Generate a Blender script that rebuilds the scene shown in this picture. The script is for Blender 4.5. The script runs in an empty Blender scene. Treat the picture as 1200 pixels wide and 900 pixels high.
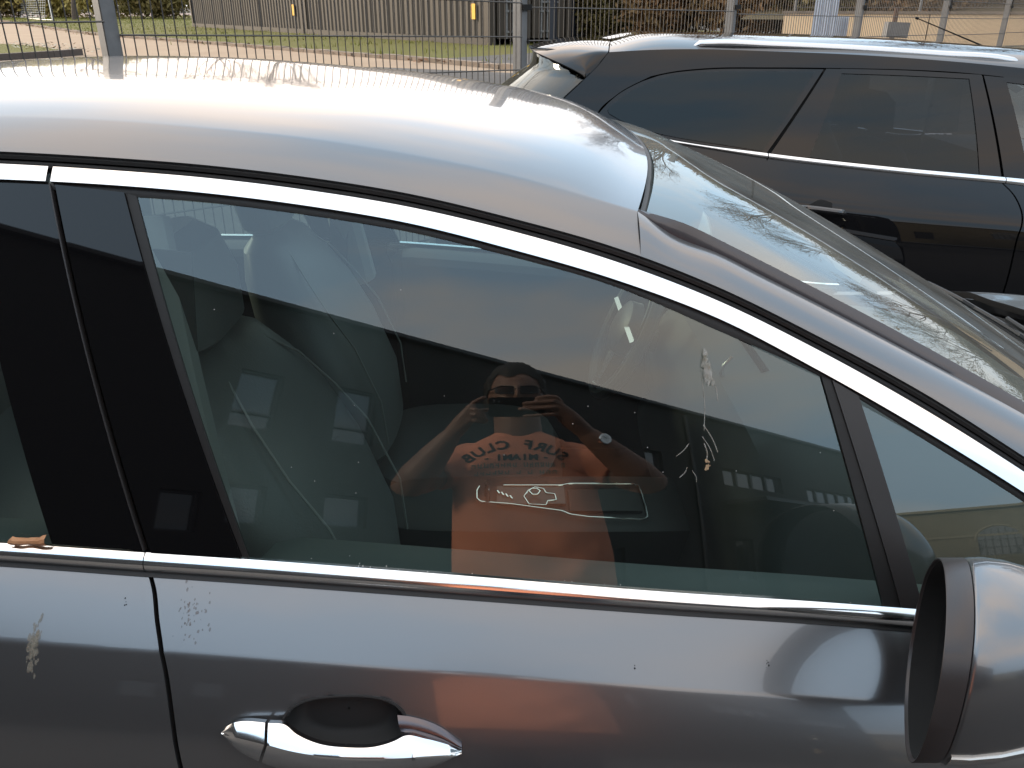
import bpy, bmesh, math, random
import numpy as np
from mathutils import Vector, Matrix
from math import sin, cos, tan, pi, radians, degrees, sqrt, atan2

random.seed(7); rng = np.random.default_rng(7)
sc = bpy.context.scene
COL = sc.collection

# ------------------------------------------------------------------ camera
F = 971.0 / 1200.0                       # focal length / frame width
PITCH = radians(24.5); CAMH = 1.66
cam_d = bpy.data.cameras.new("camera"); cam = bpy.data.objects.new("camera", cam_d); COL.objects.link(cam)
cam_d.sensor_width = 36.0; cam_d.lens = 36.0 * F
cam_d.clip_start = 0.004; cam_d.clip_end = 3000
cam.location = (0, 0, CAMH); cam.rotation_euler = (pi / 2 - PITCH, 0, 0)
sc.camera = cam

# ------------------------------------------------------------------ sky, sun, exposure
SUN_EL, SUN_AZ = radians(18), radians(-62)          # azimuth from +Y, clockwise seen from above
w = bpy.data.worlds.new("World"); sc.world = w; w.use_nodes = True
nt = w.node_tree; nt.nodes.clear()
sky = nt.nodes.new("ShaderNodeTexSky"); sky.sky_type = 'NISHITA'; sky.sun_disc = False
sky.sun_elevation = SUN_EL; sky.sun_rotation = SUN_AZ
sky.air_density = 1.0; sky.dust_density = 5.0; sky.ozone_density = 1.0
bg = nt.nodes.new("ShaderNodeBackground"); bg.inputs[1].default_value = 0.15
wo = nt.nodes.new("ShaderNodeOutputWorld")
# thin high cloud veil over the whole sky: soft patches between hazy blue and pale rose grey
def wn(t, **k):
    n = nt.nodes.new(t)
    for a, v in k.items(): setattr(n, a, v)
    return n
tcw = wn("ShaderNodeTexCoord"); mpw = wn("ShaderNodeMapping"); mpw.inputs["Scale"].default_value = (1.0, 1.0, 2.2); mpw.inputs["Location"].default_value = (2.3, 0.4, 1.1)
nz = wn("ShaderNodeTexNoise"); nz.inputs["Scale"].default_value = 1.7; nz.inputs["Detail"].default_value = 7; nz.inputs["Roughness"].default_value = 0.5
cr = wn("ShaderNodeValToRGB"); cr.color_ramp.elements[0].position = 0.40; cr.color_ramp.elements[1].position = 0.62
cr.color_ramp.elements[0].color = (2.85, 3.7, 4.55, 1); cr.color_ramp.elements[1].color = (5.5, 4.65, 4.0, 1)
vm = wn("ShaderNodeMix", data_type='RGBA'); vm.inputs[0].default_value = 0.90
nt.links.new(tcw.outputs["Generated"], mpw.inputs[0]); nt.links.new(mpw.outputs[0], nz.inputs["Vector"]); nt.links.new(nz.outputs["Fac"], cr.inputs[0])
# the veil scatters sunlight forwards: brighter towards the sun's side of the sky
dt = wn("ShaderNodeVectorMath", operation='DOT_PRODUCT'); dt.inputs[1].default_value = (sin(SUN_AZ) * cos(SUN_EL), cos(SUN_AZ) * cos(SUN_EL), sin(SUN_EL))
pw = wn("ShaderNodeMapRange"); pw.inputs[1].default_value = -0.6; pw.inputs[2].default_value = 1.0; pw.inputs[3].default_value = 0.92; pw.inputs[4].default_value = 1.3
sv = wn("ShaderNodeVectorMath", operation='SCALE')
nt.links.new(tcw.outputs["Generated"], dt.inputs[0]); nt.links.new(dt.outputs["Value"], pw.inputs[0]); nt.links.new(cr.outputs[0], sv.inputs[0]); nt.links.new(pw.outputs[0], sv.inputs["Scale"])
nt.links.new(sky.outputs[0], vm.inputs[6]); nt.links.new(sv.outputs[0], vm.inputs[7])
nt.links.new(vm.outputs[2], bg.inputs[0]); nt.links.new(bg.outputs[0], wo.inputs[0])
sl = bpy.data.lights.new("sun", 'SUN'); sl.energy = 1.4; sl.angle = radians(12); sl.color = (1.0, 0.80, 0.58)
so = bpy.data.objects.new("sun", sl); COL.objects.link(so)
sdir = Vector((sin(SUN_AZ) * cos(SUN_EL), cos(SUN_AZ) * cos(SUN_EL), sin(SUN_EL)))
so.rotation_euler = sdir.to_track_quat('Z', 'Y').to_euler()
sc.view_settings.view_transform = 'Standard'; sc.view_settings.look = 'None'
sc.view_settings.gamma = 1.0; sc.view_settings.use_curve_mapping = False
sc.view_settings.exposure = 1.45
sc.cycles.max_bounces = 10; sc.cycles.transparent_max_bounces = 24; sc.cycles.glossy_bounces = 6
sc.cycles.sample_clamp_indirect = 8.0

# ------------------------------------------------------------------ materials
def mat(name, col, rough=0.6, metal=0.0, coat=0.0, coat_rough=0.03, spec=0.5, bump=None, var=None, emit=None, ior=None):
    m = bpy.data.materials.new(name); m.use_nodes = True
    t = m.node_tree; b = t.nodes["Principled BSDF"]
    b.inputs["Base Color"].default_value = (*col, 1); b.inputs["Roughness"].default_value = rough
    b.inputs["Metallic"].default_value = metal; b.inputs["Coat Weight"].default_value = coat
    b.inputs["Coat Roughness"].default_value = coat_rough; b.inputs["Specular IOR Level"].default_value = spec
    if ior: b.inputs["IOR"].default_value = ior
    tc = None
    if bump or var:
        tc = t.nodes.new("ShaderNodeTexCoord")
    if var:                               # (scale, second colour, contrast)
        n = t.nodes.new("ShaderNodeTexNoise"); n.inputs["Scale"].default_value = var[0]; n.inputs["Detail"].default_value = 6
        n.inputs["Roughness"].default_value = 0.65
        r = t.nodes.new("ShaderNodeValToRGB"); c = var[2] if len(var) > 2 else 0.2
        r.color_ramp.elements[0].position = 0.5 - c; r.color_ramp.elements[1].position = 0.5 + c
        r.color_ramp.elements[0].color = (*col, 1); r.color_ramp.elements[1].color = (*var[1], 1)
        t.links.new(tc.outputs["Object"], n.inputs["Vector"]); t.links.new(n.outputs["Fac"], r.inputs[0])
        t.links.new(r.outputs[0], b.inputs["Base Color"])
    if bump:                              # (scale, strength, distance)
        n = t.nodes.new("ShaderNodeTexNoise"); n.inputs["Scale"].default_value = bump[0]; n.inputs["Detail"].default_value = 5
        bp = t.nodes.new("ShaderNodeBump"); bp.inputs["Strength"].default_value = bump[1]
        bp.inputs["Distance"].default_value = bump[2] if len(bump) > 2 else 0.01
        t.links.new(tc.outputs["Object"], n.inputs["Vector"]); t.links.new(n.outputs["Fac"], bp.inputs["Height"])
        t.links.new(bp.outputs[0], b.inputs["Normal"])
    if emit:
        b.inputs["Emission Color"].default_value = (*emit[0], 1); b.inputs["Emission Strength"].default_value = emit[1]
    return m

def glass(name, tint, ior=1.75, rough=0.0, dust_haze=0.0):
    m = bpy.data.materials.new(name); m.use_nodes = True
    t = m.node_tree; t.nodes.clear()
    o = t.nodes.new("ShaderNodeOutputMaterial"); mx = t.nodes.new("ShaderNodeMixShader")
    tr = t.nodes.new("ShaderNodeBsdfTransparent"); tr.inputs[0].default_value = (*tint, 1)
    gl = t.nodes.new("ShaderNodeBsdfGlossy"); gl.inputs["Roughness"].default_value = rough; gl.inputs[0].default_value = (0.88, 0.97, 1.0, 1)
    fr = t.nodes.new("ShaderNodeFresnel"); fr.inputs[0].default_value = ior
    # the Fresnel node inverts the index on back faces: keep it symmetric with the geometric facing
    ge = t.nodes.new("ShaderNodeNewGeometry"); mt = t.nodes.new("ShaderNodeMath"); mt.operation = 'POWER'
    sg = t.nodes.new("ShaderNodeMath"); sg.operation = 'MULTIPLY_ADD'; sg.inputs[1].default_value = -2; sg.inputs[2].default_value = 1
    t.links.new(ge.outputs["Backfacing"], sg.inputs[0])
    mt.inputs[0].default_value = ior; t.links.new(sg.outputs[0], mt.inputs[1])
    t.links.new(mt.outputs[0], fr.inputs[0])
    t.links.new(fr.outputs[0], mx.inputs[0]); t.links.new(tr.outputs[0], mx.inputs[1]); t.links.new(gl.outputs[0], mx.inputs[2])
    last = mx
    if dust_haze > 0:
        df = t.nodes.new("ShaderNodeBsdfDiffuse"); df.inputs[0].default_value = (0.55, 0.53, 0.48, 1)
        tc = t.nodes.new("ShaderNodeTexCoord"); n = t.nodes.new("ShaderNodeTexNoise"); n.inputs["Scale"].default_value = 9; n.inputs["Detail"].default_value = 8
        mu = t.nodes.new("ShaderNodeMath"); mu.operation = 'MULTIPLY'; mu.inputs[1].default_value = dust_haze
        t.links.new(tc.outputs["Object"], n.inputs["Vector"]); t.links.new(n.outputs["Fac"], mu.inputs[0])
        m2 = t.nodes.new("ShaderNodeMixShader")
        t.links.new(mu.outputs[0], m2.inputs[0]); t.links.new(mx.outputs[0], m2.inputs[1]); t.links.new(df.outputs[0], m2.inputs[2])
        last = m2
    t.links.new(last.outputs[0], o.inputs[0])
    return m

PAINT = mat("grey_metallic_paint", (0.160, 0.164, 0.170), 0.28, 0.8, 1.0, 0.04, bump=(2600, 0.03, 0.001))
BLACKPAINT = mat("black_paint", (0.006, 0.006, 0.007), 0.3, 0.0, 1.0, 0.015, spec=0.0)
BLACKPAINT.node_tree.nodes["Principled BSDF"].inputs["Coat IOR"].default_value = 1.40
PIANO = mat("gloss_black_trim", (0.004, 0.004, 0.0045), 0.12, 0.0, 0.8, 0.02, spec=0.0)
CHROME = mat("chrome", (0.84, 0.84, 0.84), 0.14, 1.0)
SATIN = mat("satin_metal", (0.6, 0.61, 0.62), 0.25, 1.0)
RUBBER = mat("black_rubber", (0.010, 0.010, 0.010), 0.55, bump=(60, 0.15, 0.002))
PLASTIC = mat("dark_plastic", (0.028, 0.026, 0.026), 0.42, bump=(900, 0.15, 0.0005))
RIMPL = mat("mirror_rim_plastic", (0.035, 0.030, 0.030), 0.32, bump=(700, 0.12, 0.0005))
DARK = mat("dark_gap", (0.006, 0.006, 0.006), 0.9)
SGLASS = glass("side_glass", (0.56, 0.66, 0.635), 1.84, dust_haze=0.010)
WGLASS = glass("windshield_glass", (0.76, 0.88, 0.85), 2.25, dust_haze=0.22)  # dust raised to whiten the pane: stands in for reflected bright sky
QGLASS = glass("quarter_glass", (0.60, 0.69, 0.62), 1.95, dust_haze=0.06)
TGLASS = glass("tinted_glass", (0.085, 0.09, 0.10), 1.44)
FGLASS = glass("front_glass", (0.62, 0.70, 0.74), 1.6)
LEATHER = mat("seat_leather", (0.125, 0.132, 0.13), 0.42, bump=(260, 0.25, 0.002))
LEATHERD = mat("shaded_cushion_leather", (0.07, 0.072, 0.072), 0.55, bump=(260, 0.25, 0.002))  # darker copy of the seat leather: cabin shade put into the colour
LEATHERL = mat("seat_piping", (0.24, 0.25, 0.24), 0.5)
INTER = mat("interior_plastic", (0.030, 0.033, 0.033), 0.6, bump=(500, 0.2, 0.001))
INTERL = mat("interior_grey", (0.22, 0.23, 0.22), 0.7)
CARPET = mat("carpet", (0.02, 0.02, 0.02), 0.95)
TYRE = mat("tyre_rubber", (0.018, 0.018, 0.018), 0.8)
ALLOY = mat("alloy", (0.45, 0.45, 0.46), 0.3, 1.0)
MIRROR = mat("mirror_glass", (0.75, 0.77, 0.78), 0.02, 1.0)
LENS = mat("clear_lens", (0.62, 0.60, 0.56), 0.08, 0.55, 1.0)

# ------------------------------------------------------------------ object helpers
def link(o, parent=None):
    COL.objects.link(o)
    if parent is not None: o.parent = parent
    return o

def thing(name, label, cat, loc=(0, 0, 0), group=None, rz=0.0):
    o = bpy.data.objects.new(name, None); COL.objects.link(o); o.location = loc; o.rotation_euler = (0, 0, rz)
    o.empty_display_size = 0.2
    o["label"] = label; o["category"] = cat
    if group: o["group"] = group
    return o

def tag(o, label, cat, group=None):
    o["label"] = label; o["category"] = cat
    if group: o["group"] = group
    return o

class MB:
    def __init__(s): s.v = []; s.f = []
    def add(s, vs, fs):
        b = len(s.v); s.v += [tuple(map(float, p)) for p in vs]; s.f += [tuple(i + b for i in f) for f in fs]
    def grid(s, P, closeu=False, closev=False, flip=False):
        P = np.asarray(P, float); nr, nc = P.shape[:2]; b = len(s.v)
        s.v += [tuple(p) for p in P.reshape(-1, 3).tolist()]
        for i in range(nr if closev else nr - 1):
            i2 = (i + 1) % nr
            for j in range(nc if closeu else nc - 1):
                j2 = (j + 1) % nc
                q = (b + i * nc + j, b + i * nc + j2, b + i2 * nc + j2, b + i2 * nc + j)
                s.f.append(q[::-1] if flip else q)
        return b
    def box(s, c, size, rz=0.0, ry=0.0, rx=0.0):
        hx, hy, hz = [q / 2 for q in size]
        R = Matrix.Rotation(rz, 3, 'Z') @ Matrix.Rotation(ry, 3, 'Y') @ Matrix.Rotation(rx, 3, 'X')
        vs = [Vector(c) + R @ Vector((x * hx, y * hy, z * hz)) for x in (-1, 1) for y in (-1, 1) for z in (-1, 1)]
        s.add(vs, [(0, 1, 3, 2), (4, 6, 7, 5), (0, 4, 5, 1), (2, 3, 7, 6), (0, 2, 6, 4), (1, 5, 7, 3)])
    def tube(s, pts, r, n=8, cap=True, closed=False, flat=None):
        pts = [Vector(p) for p in pts]; m = len(pts)
        rs = [r] * m if not hasattr(r, '__len__') else list(r)
        up = None; rings = []
        for i in range(m):
            if closed: d = (pts[(i + 1) % m] - pts[i - 1])
            else: d = pts[min(i + 1, m - 1)] - pts[max(i - 1, 0)]
            d = d.normalized() if d.length > 1e-9 else Vector((0, 0, 1))
            if up is None:
                up = Vector((0, 0, 1)) if abs(d.z) < 0.9 else Vector((1, 0, 0))
            x = d.cross(up); x = x.normalized() if x.length > 1e-6 else d.orthogonal().normalized()
            y = x.cross(d).normalized(); up = y
            k = flat if flat else 1.0
            rings.append([tuple(pts[i] + x * (rs[i] * cos(2 * pi * a / n)) + y * (rs[i] * k * sin(2 * pi * a / n))) for a in range(n)])
        b = s.grid(rings, closeu=True, closev=closed)
        if cap and not closed:
            s.f.append(tuple(b + a for a in range(n))[::-1]); s.f.append(tuple(b + (m - 1) * n + a for a in range(n)))
    def capsule(s, pts, r, n=12):
        """a tube with round ends"""
        pts = [Vector(p) for p in pts]; rs = [r] * len(pts) if not hasattr(r, '__len__') else list(r)
        d0 = (pts[0] - pts[1]).normalized(); d1 = (pts[-1] - pts[-2]).normalized()
        A = [pts[0] + d0 * rs[0] * sin(t) for t in (1.45, 1.1, .6)]; RA = [rs[0] * cos(t) for t in (1.45, 1.1, .6)]
        B = [pts[-1] + d1 * rs[-1] * sin(t) for t in (.6, 1.1, 1.45)]; RB = [rs[-1] * cos(t) for t in (.6, 1.1, 1.45)]
        s.tube(A + pts + B, RA + rs + RB, n)
    def stack(s, secs, n=28, e=3.0, cap=True):
        """closed loft of horizontal superellipses: (cx, cy, z, hx, hy)"""
        rings = []
        for q in secs:
            cx, cy, z, hx, hy = q[:5]; ee = q[5] if len(q) > 5 else e
            ring = []
            for a in range(n):
                t = 2 * pi * a / n; c_, s_ = cos(t), sin(t)
                ring.append((cx + hx * math.copysign(abs(c_) ** (2 / ee), c_), cy + hy * math.copysign(abs(s_) ** (2 / ee), s_), z))
            rings.append(ring)
        b = s.grid(rings, closeu=True)
        if cap:
            s.f.append(tuple(b + a for a in range(n))[::-1]); s.f.append(tuple(b + (len(secs) - 1) * n + a for a in range(n)))
    def prism(s, poly, p0, ux, uy, un, th):
        """flat polygon (list of 2-D points) at p0 in basis ux, uy, extruded by th along un"""
        p0, ux, uy, un = map(Vector, (p0, ux, uy, un)); n = len(poly)
        vs = [p0 + ux * a + uy * b for a, b in poly] + [p0 + ux * a + uy * b + un * th for a, b in poly]
        s.add(vs, [tuple(range(n))[::-1], tuple(range(n, 2 * n))] + [(i, (i + 1) % n, n + (i + 1) % n, n + i) for i in range(n)])
    def build(s, name, m, parent=None, smooth=True, ang=32, kind=None, label=None):
        me = bpy.data.meshes.new(name); me.from_pydata(s.v, [], s.f); 
        for q in (m if isinstance(m, (list, tuple)) else [m]): me.materials.append(q)
        if smooth:
            bm = bmesh.new(); bm.from_mesh(me); bmesh.ops.recalc_face_normals(bm, faces=bm.faces) if smooth != 'keep' else None
            ca = radians(ang)
            for f in bm.faces: f.smooth = True
            for e in bm.edges:
                if len(e.link_faces) == 2 and e.calc_face_angle(0) > ca: e.smooth = False
            bm.to_mesh(me); bm.free()
        me.update()
        o = bpy.data.objects.new(name, me); link(o, parent)
        if kind: o["kind"] = kind
        if label: o["label"] = label
        return o

def bake(o, mods):
    """apply a list of modifiers [(type, {props})] to a mesh object"""
    for t, pr in mods:
        m = o.modifiers.new(t.lower(), t)
        for k, v in pr.items(): setattr(m, k, v)
    dg = bpy.context.evaluated_depsgraph_get(); dg.update()
    me = bpy.data.meshes.new_from_object(o.evaluated_get(dg)); old = o.data
    me.materials.clear()
    for q in old.materials: me.materials.append(q)
    o.modifiers.clear(); o.data = me
    for p in me.polygons: p.use_smooth = True
    return o

# ------------------------------------------------------------------ measuring: photo pixel (1200 x 900) -> ray
CP, SP = cos(PITCH), sin(PITCH)
CAM = np.array([0, 0, CAMH])
def ray(px, py):
    u = (px - 600) / 971.0; v = (450 - py) / 971.0
    d = np.array([u, CP + v * SP, -SP + v * CP]); return d / np.linalg.norm(d)
def atY(px, py, Y): d = ray(px, py); return CAM + d * (Y / d[1])
def atZ(px, py, Z): d = ray(px, py); return CAM + d * ((Z - CAMH) / d[2])

def spl(pts, n):
    """smooth resampling (Catmull-Rom by chord length) of a polyline of 2-D or 3-D points"""
    P = np.asarray(pts, float)
    if len(P) == 2: return P[0] + (P[1] - P[0]) * np.linspace(0, 1, n)[:, None]
    d = np.r_[0, np.cumsum(np.linalg.norm(np.diff(P, axis=0), axis=1))]
    T = np.gradient(P, d, axis=0)
    t = np.linspace(0, d[-1], n); i = np.clip(np.searchsorted(d, t, 'right') - 1, 0, len(P) - 2)
    h = d[i + 1] - d[i]; s = ((t - d[i]) / h)[:, None]; h = h[:, None]
    return ((2 * s**3 - 3 * s**2 + 1) * P[i] + (s**3 - 2 * s**2 + s) * h * T[i] + (-2 * s**3 + 3 * s**2) * P[i + 1] + (s**3 - s**2) * h * T[i + 1])

class Side:
    """the flank of a car: a barrel-shaped upper part with a shouldered lower body"""
    def __init__(s, YC, ZC, R, RX, X0, yc):
        s.YC, s.ZC, s.R, s.RX, s.X0, s.yc = YC, ZC, R, RX, X0, yc
        s.zb = None; s.ps = s.po = None
    def set_lower(s, bx, bz, tab):
        s.bx, s.bz = np.asarray(bx), np.asarray(bz); s.zb = True
        ss = np.linspace(0, 1.2, 1201); a = np.radians(np.interp(ss, [q[0] for q in tab], [q[1] for q in tab]))
        s.ps = ss; s.po = np.r_[0, np.cumsum(np.tan(a[:-1]) * np.diff(ss))]
    def G(s, x, z): return s.YC - np.sqrt(np.maximum(s.R**2 - (z - s.ZC)**2, 1e-6)) + (x - s.X0)**2 / (2 * s.RX)
    def Y(s, x, z):
        x = np.asarray(x, float); z = np.asarray(z, float)
        if s.zb is None: return s.G(x, z)
        zb = np.interp(x, s.bx, s.bz); d = np.maximum(zb - z, 0)
        return s.G(x, np.maximum(z, zb)) - np.interp(d, s.ps, s.po)
    def N(s, x, z, e=1e-3):
        a = (s.Y(x + e, z) - s.Y(x - e, z)) / (2 * e); b = (s.Y(x, z + e) - s.Y(x, z - e)) / (2 * e)
        n = np.stack([a, -np.ones_like(a), b], -1); return n / np.linalg.norm(n, axis=-1, keepdims=True)
    def hit(s, px, py):
        d = ray(px, py); lo, hi = 0.2, 8.0
        for i in range(48):
            m = (lo + hi) / 2; p = CAM + d * m
            if p[1] > s.Y(p[0], p[2]): hi = m
            else: lo = m
        p = CAM + d * lo; return (p[0], p[2])
    def curve(s, px, n=60, pre=(), post=()):
        pts = list(pre) + [s.hit(*q) for q in px] + list(post)
        return spl(pts, n)
    def pos(s, x, z, off=0.0):
        P = np.stack([x, s.Y(x, z), z], -1)
        return P + s.N(x, z) * np.asarray(off)[..., None] if np.any(off) else P
    def patch(s, mb, top, bot, nr=8, off=0.0, bulge=0.0, thick=0.0, mirror=False, disp=None, tilt=0.0):
        v = np.linspace(0, 1, nr)[:, None, None]
        Q = top[None] * (1 - v) + bot[None] * v
        o = off + tilt * v[..., 0] + bulge * 4 * v[..., 0] * (1 - v[..., 0]) + np.zeros(Q.shape[:2])
        P = s.pos(Q[..., 0], Q[..., 1], o)
        if disp is not None: P = P + disp(Q[..., 0], Q[..., 1])[..., None] * np.array([0, 1, 0])
        if thick:
            N = s.N(Q[..., 0], Q[..., 1])
        def mir(A):
            A = A.copy()
            if mirror: A[..., 1] = 2 * s.yc - A[..., 1]
            return A
        mb.grid(mir(P), flip=mirror)
        if thick:
            I = P - N * thick
            for A, B in ((P[0], I[0]), (I[-1], P[-1])): mb.grid(mir(np.stack([B, A])), flip=mirror)
            for A, B in ((P[:, 0], I[:, 0]), (I[:, -1], P[:, -1])): mb.grid(mir(np.stack([A, B])), flip=mirror)
        return P

# ================================================================== GROUND (structure)
FX, FD, FY = -1.78, 0.0, 3.97                       # first fence post in view, fence runs at 46 degrees
FU = np.array([0.691, 0.722]); FU = FU / np.linalg.norm(FU); FL = 2.65
FN = np.array([-FU[1], FU[0]])                       # away from the car park
def fdist(x, y): return (x - FX) * FN[0] + (y - FY) * FN[1]
FIELD = 0.81
def gz(x, y):
    d = fdist(x, y); base = -0.035 * np.clip(x, -14, 14)
    t = np.clip((d - 0.3) / 4.2, 0, 1); t = t * t * (3 - 2 * t)
    return base * (1 - t) + FIELD * t
def ground():
    xs = np.r_[-1500, -600, -250, -120, np.linspace(-60, 60, 81), 120, 250, 600, 1500]
    ys = np.r_[-1500, -600, -250, -120, np.linspace(-60, 60, 81), 120, 250, 600, 1500]
    X, Yg = np.meshgrid(xs, ys); Z = gz(X, Yg)
    return np.stack([X, Yg, Z], -1)
ASPH = mat("asphalt", (0.055, 0.053, 0.052), 0.9, bump=(90, 0.5, 0.01), var=(3.0, (0.085, 0.08, 0.075)))
PATH = mat("path_concrete", (0.31, 0.23, 0.155), 0.9, bump=(40, 0.3, 0.01), var=(0.7, (0.245, 0.175, 0.115), 0.25))
GRASS = mat("grass_ground", (0.088, 0.102, 0.009), 0.95, bump=(30, 1.0, 0.05), var=(1.1, (0.115, 0.098, 0.014), 0.22))
mb = MB(); mb.grid(ground()); g = mb.build("ground", ASPH); g["kind"] = "structure"

def ground_poly(name, pts, m, dz, sub=True):
    """a flat sheet that follows the ground, cut from a quad strip: pts = two edges"""
    A, B = pts; A = spl(A, 40); B = spl(B, 40); v = np.linspace(0, 1, 9)[:, None, None]
    Q = A[None] * (1 - v) + B[None] * v
    mb = MB(); mb.grid(np.stack([Q[..., 0], Q[..., 1], gz(Q[..., 0], Q[..., 1]) + dz], -1))
    o = mb.build(name, m); o["kind"] = "structure"; return o
def gp(px, py): return atZ(px, py, FIELD)[:2]
edge_far = [gp(-150, 13.5)] + [gp(*q) for q in ((0, 25), (61, 34), (124, 42.5), (200, 48.5), (300, 56.5), (400, 65), (500, 73), (600, 82), (700, 90))]
edge_near = [np.array(q) for q in ((-60, 60), (-30, 26), (-14, 10), (-7, 8), (-3.5, 8.0), (-2.0, 8.0), (0, 8.2), (1.5, 8.6), (3, 9.4), (4.5, 10.2))]
ground_poly("path", (edge_far, edge_near), PATH, 0.008)
edge_back = [gp(-150, 12.2), gp(13, 22), gp(60, 21.5), gp(124, 20.5), gp(214, 18.5)] + [np.array(q) for q in ((-6, 48), (4, 40), (8, 33), (10, 27), (12, 22))]
ground_poly("grass_strip", (edge_back, edge_far), GRASS, 0.012)
COURT = mat("court_surface", (0.26, 0.19, 0.17), 0.9, var=(2, (0.2, 0.15, 0.14)))
ground_poly("sports_court", ([np.array((-140, 150.)), np.array((-80, 130.)), np.array((-30, 120.))], [gp(-150, 12.3), gp(60, 21.3), gp(214, 18.2)]), COURT, 0.004)
# kerb of flat stones with dead leaves along the far edge of the path
KERB = mat("kerb_stone", (0.24, 0.19, 0.15), 0.9, bump=(20, 0.4, 0.02), var=(3, (0.15, 0.12, 0.09)))
kp = spl(edge_far, 400); mb = MB()
for i in range(40, 399):
    a, b = kp[i], kp[i + 1]; c = (a + b) / 2; L = np.linalg.norm(b - a)
    mb.box((c[0], c[1], FIELD + 0.03 + rng.uniform(-.012, .012)), (L * .94, 0.16, 0.09), rz=atan2(b[1] - a[1], b[0] - a[0]) + rng.uniform(-.06, .06))
o = mb.build("kerb", KERB, smooth=False); o["kind"] = "structure"
LEAFB = mat("dead_leaf", (0.23, 0.10, 0.04), 0.8, var=(5, (0.13, 0.07, 0.03)))
def scatter_leaves(name, pts, n, spread, size, m, z0):
    mb = MB()
    for i in range(n):
        c = pts[rng.integers(len(pts))] + rng.normal(0, spread, 2); s = rng.uniform(.5, 1) * size; a = rng.uniform(0, 6.3)
        u = np.array([cos(a), sin(a), rng.uniform(-.4, .4)]) * s; v = np.array([-sin(a), cos(a), rng.uniform(-.4, .4)]) * s * .6
        p = np.array([c[0], c[1], z0 + rng.uniform(.01, .05)])
        mb.add([p - u, p - v, p + u, p + v], [(0, 1, 2, 3)])
    o = mb.build(name, m, smooth=False); o["kind"] = "stuff"; return o
scatter_leaves("fallen_leaves", kp[60:395], 2600, 0.22, 0.06, LEAFB, FIELD + .02)
# grass blades on the strip
def grass_blades(name, n, A, B, hmin, hmax, m):
    A = spl(A, 60); B = spl(B, 60); mb = MB()
    for i in range(n):
        t = rng.random() ** .7; k = int((1 - t * .62) * 59); v = rng.random()
        c = A[k] * (1 - v) + B[k] * v + rng.normal(0, .3, 2); h = rng.uniform(hmin, hmax); a = rng.uniform(0, 6.3); wd = .012
        p = np.array([c[0], c[1], FIELD + .01]); l = np.array([rng.normal(0, .3) * h, rng.normal(0, .3) * h, h])
        d = np.array([cos(a), sin(a), 0]) * wd
        mb.add([p - d, p + d, p + l], [(0, 1, 2)])
    o = mb.build(name, m, smooth=False); o["kind"] = "stuff"; return o
BLADE = mat("grass_blade", (0.13, 0.16, 0.012), 0.8, var=(.6, (0.18, 0.165, 0.02)))
grass_blades("grass", 26000, edge_back, edge_far, .05, .13, BLADE)
# near verge with its dark kerb, left
va = [gp(-60, 49), gp(0, 52), gp(30, 53.5), gp(60, 57.5), gp(93, 63.5)]; vb = [gp(-60, 78), gp(0, 72), gp(30, 70), gp(60, 68), gp(94, 65)]
ground_poly("verge", (va, vb), GRASS, 0.016)
mb = MB(); kk = spl(vb, 24)
for i in range(23):
    a, b = kk[i], kk[i + 1]; c = (a + b) / 2; L = np.linalg.norm(b - a)
    mb.box((c[0], c[1], FIELD + .05), (L * .985, .14, .14), rz=atan2(b[1] - a[1], b[0] - a[0]))
o = mb.build("verge_kerb", mat("dark_kerb", (0.07, 0.06, 0.055), 0.9, bump=(20, .4, .02)), smooth=False); o["kind"] = "structure"
scatter_leaves("verge_litter", [np.array(q) for q in spl(va, 30)[8:]], 260, .3, .05, mat("litter", (0.5, 0.47, 0.4), .8, var=(9, (0.15, .13, .05))), FIELD + .02)

# ================================================================== NEAR CAR
A0 = radians(25.7); DG = 1.05; RG = 2.1; RX = 18.0; X0 = -0.47
YC = DG * cos(A0) + RG * cos(A0) - 0.446**2 / (2 * RX); ZC = CAMH - DG * sin(A0) - RG * sin(A0)
CARC = 1.645
S = Side(YC, ZC, RG, RX, X0, CARC)

pxA = [(0, 177.4), (120, 184), (240, 193.3), (360, 207.5), (480, 227), (600, 255.6), (720, 289.5), (840, 335.6), (960, 394.5), (1080, 459), (1200, 535)]   # seal, upper edge
pxB = [(0, 192), (120, 199), (240, 208.5), (360, 223), (480, 242.8), (600, 271), (720, 306.2), (840, 352), (960, 411), (1080, 478), (1200, 553)]          # chrome, upper edge
pxC = [(0, 211), (120, 217), (240, 227), (360, 242), (480, 262.5), (600, 293), (720, 328), (840, 373), (960, 435), (1080, 503.5), (1200, 578)]             # chrome, lower edge
pxD = [(0, 217), (160, 230), (240, 236), (360, 251), (480, 271), (600, 300), (720, 334.5), (840, 386), (960, 440), (1080, 513), (1200, 588)]               # glass, upper edge
pxT = [(0, 636), (170, 647), (240, 651.6), (500, 671), (790, 694), (960, 705), (1080, 714), (1250, 727), (1400, 738)]                                       # belt chrome, top
pxU = [(0, 658.6), (172, 671), (240, 675.6), (500, 694.6), (790, 716), (960, 727), (1070, 736), (1250, 750), (1400, 762)]                                   # belt chrome, bottom
def sx(c, x): return np.interp(x, c[:, 0], c[:, 1])
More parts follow.
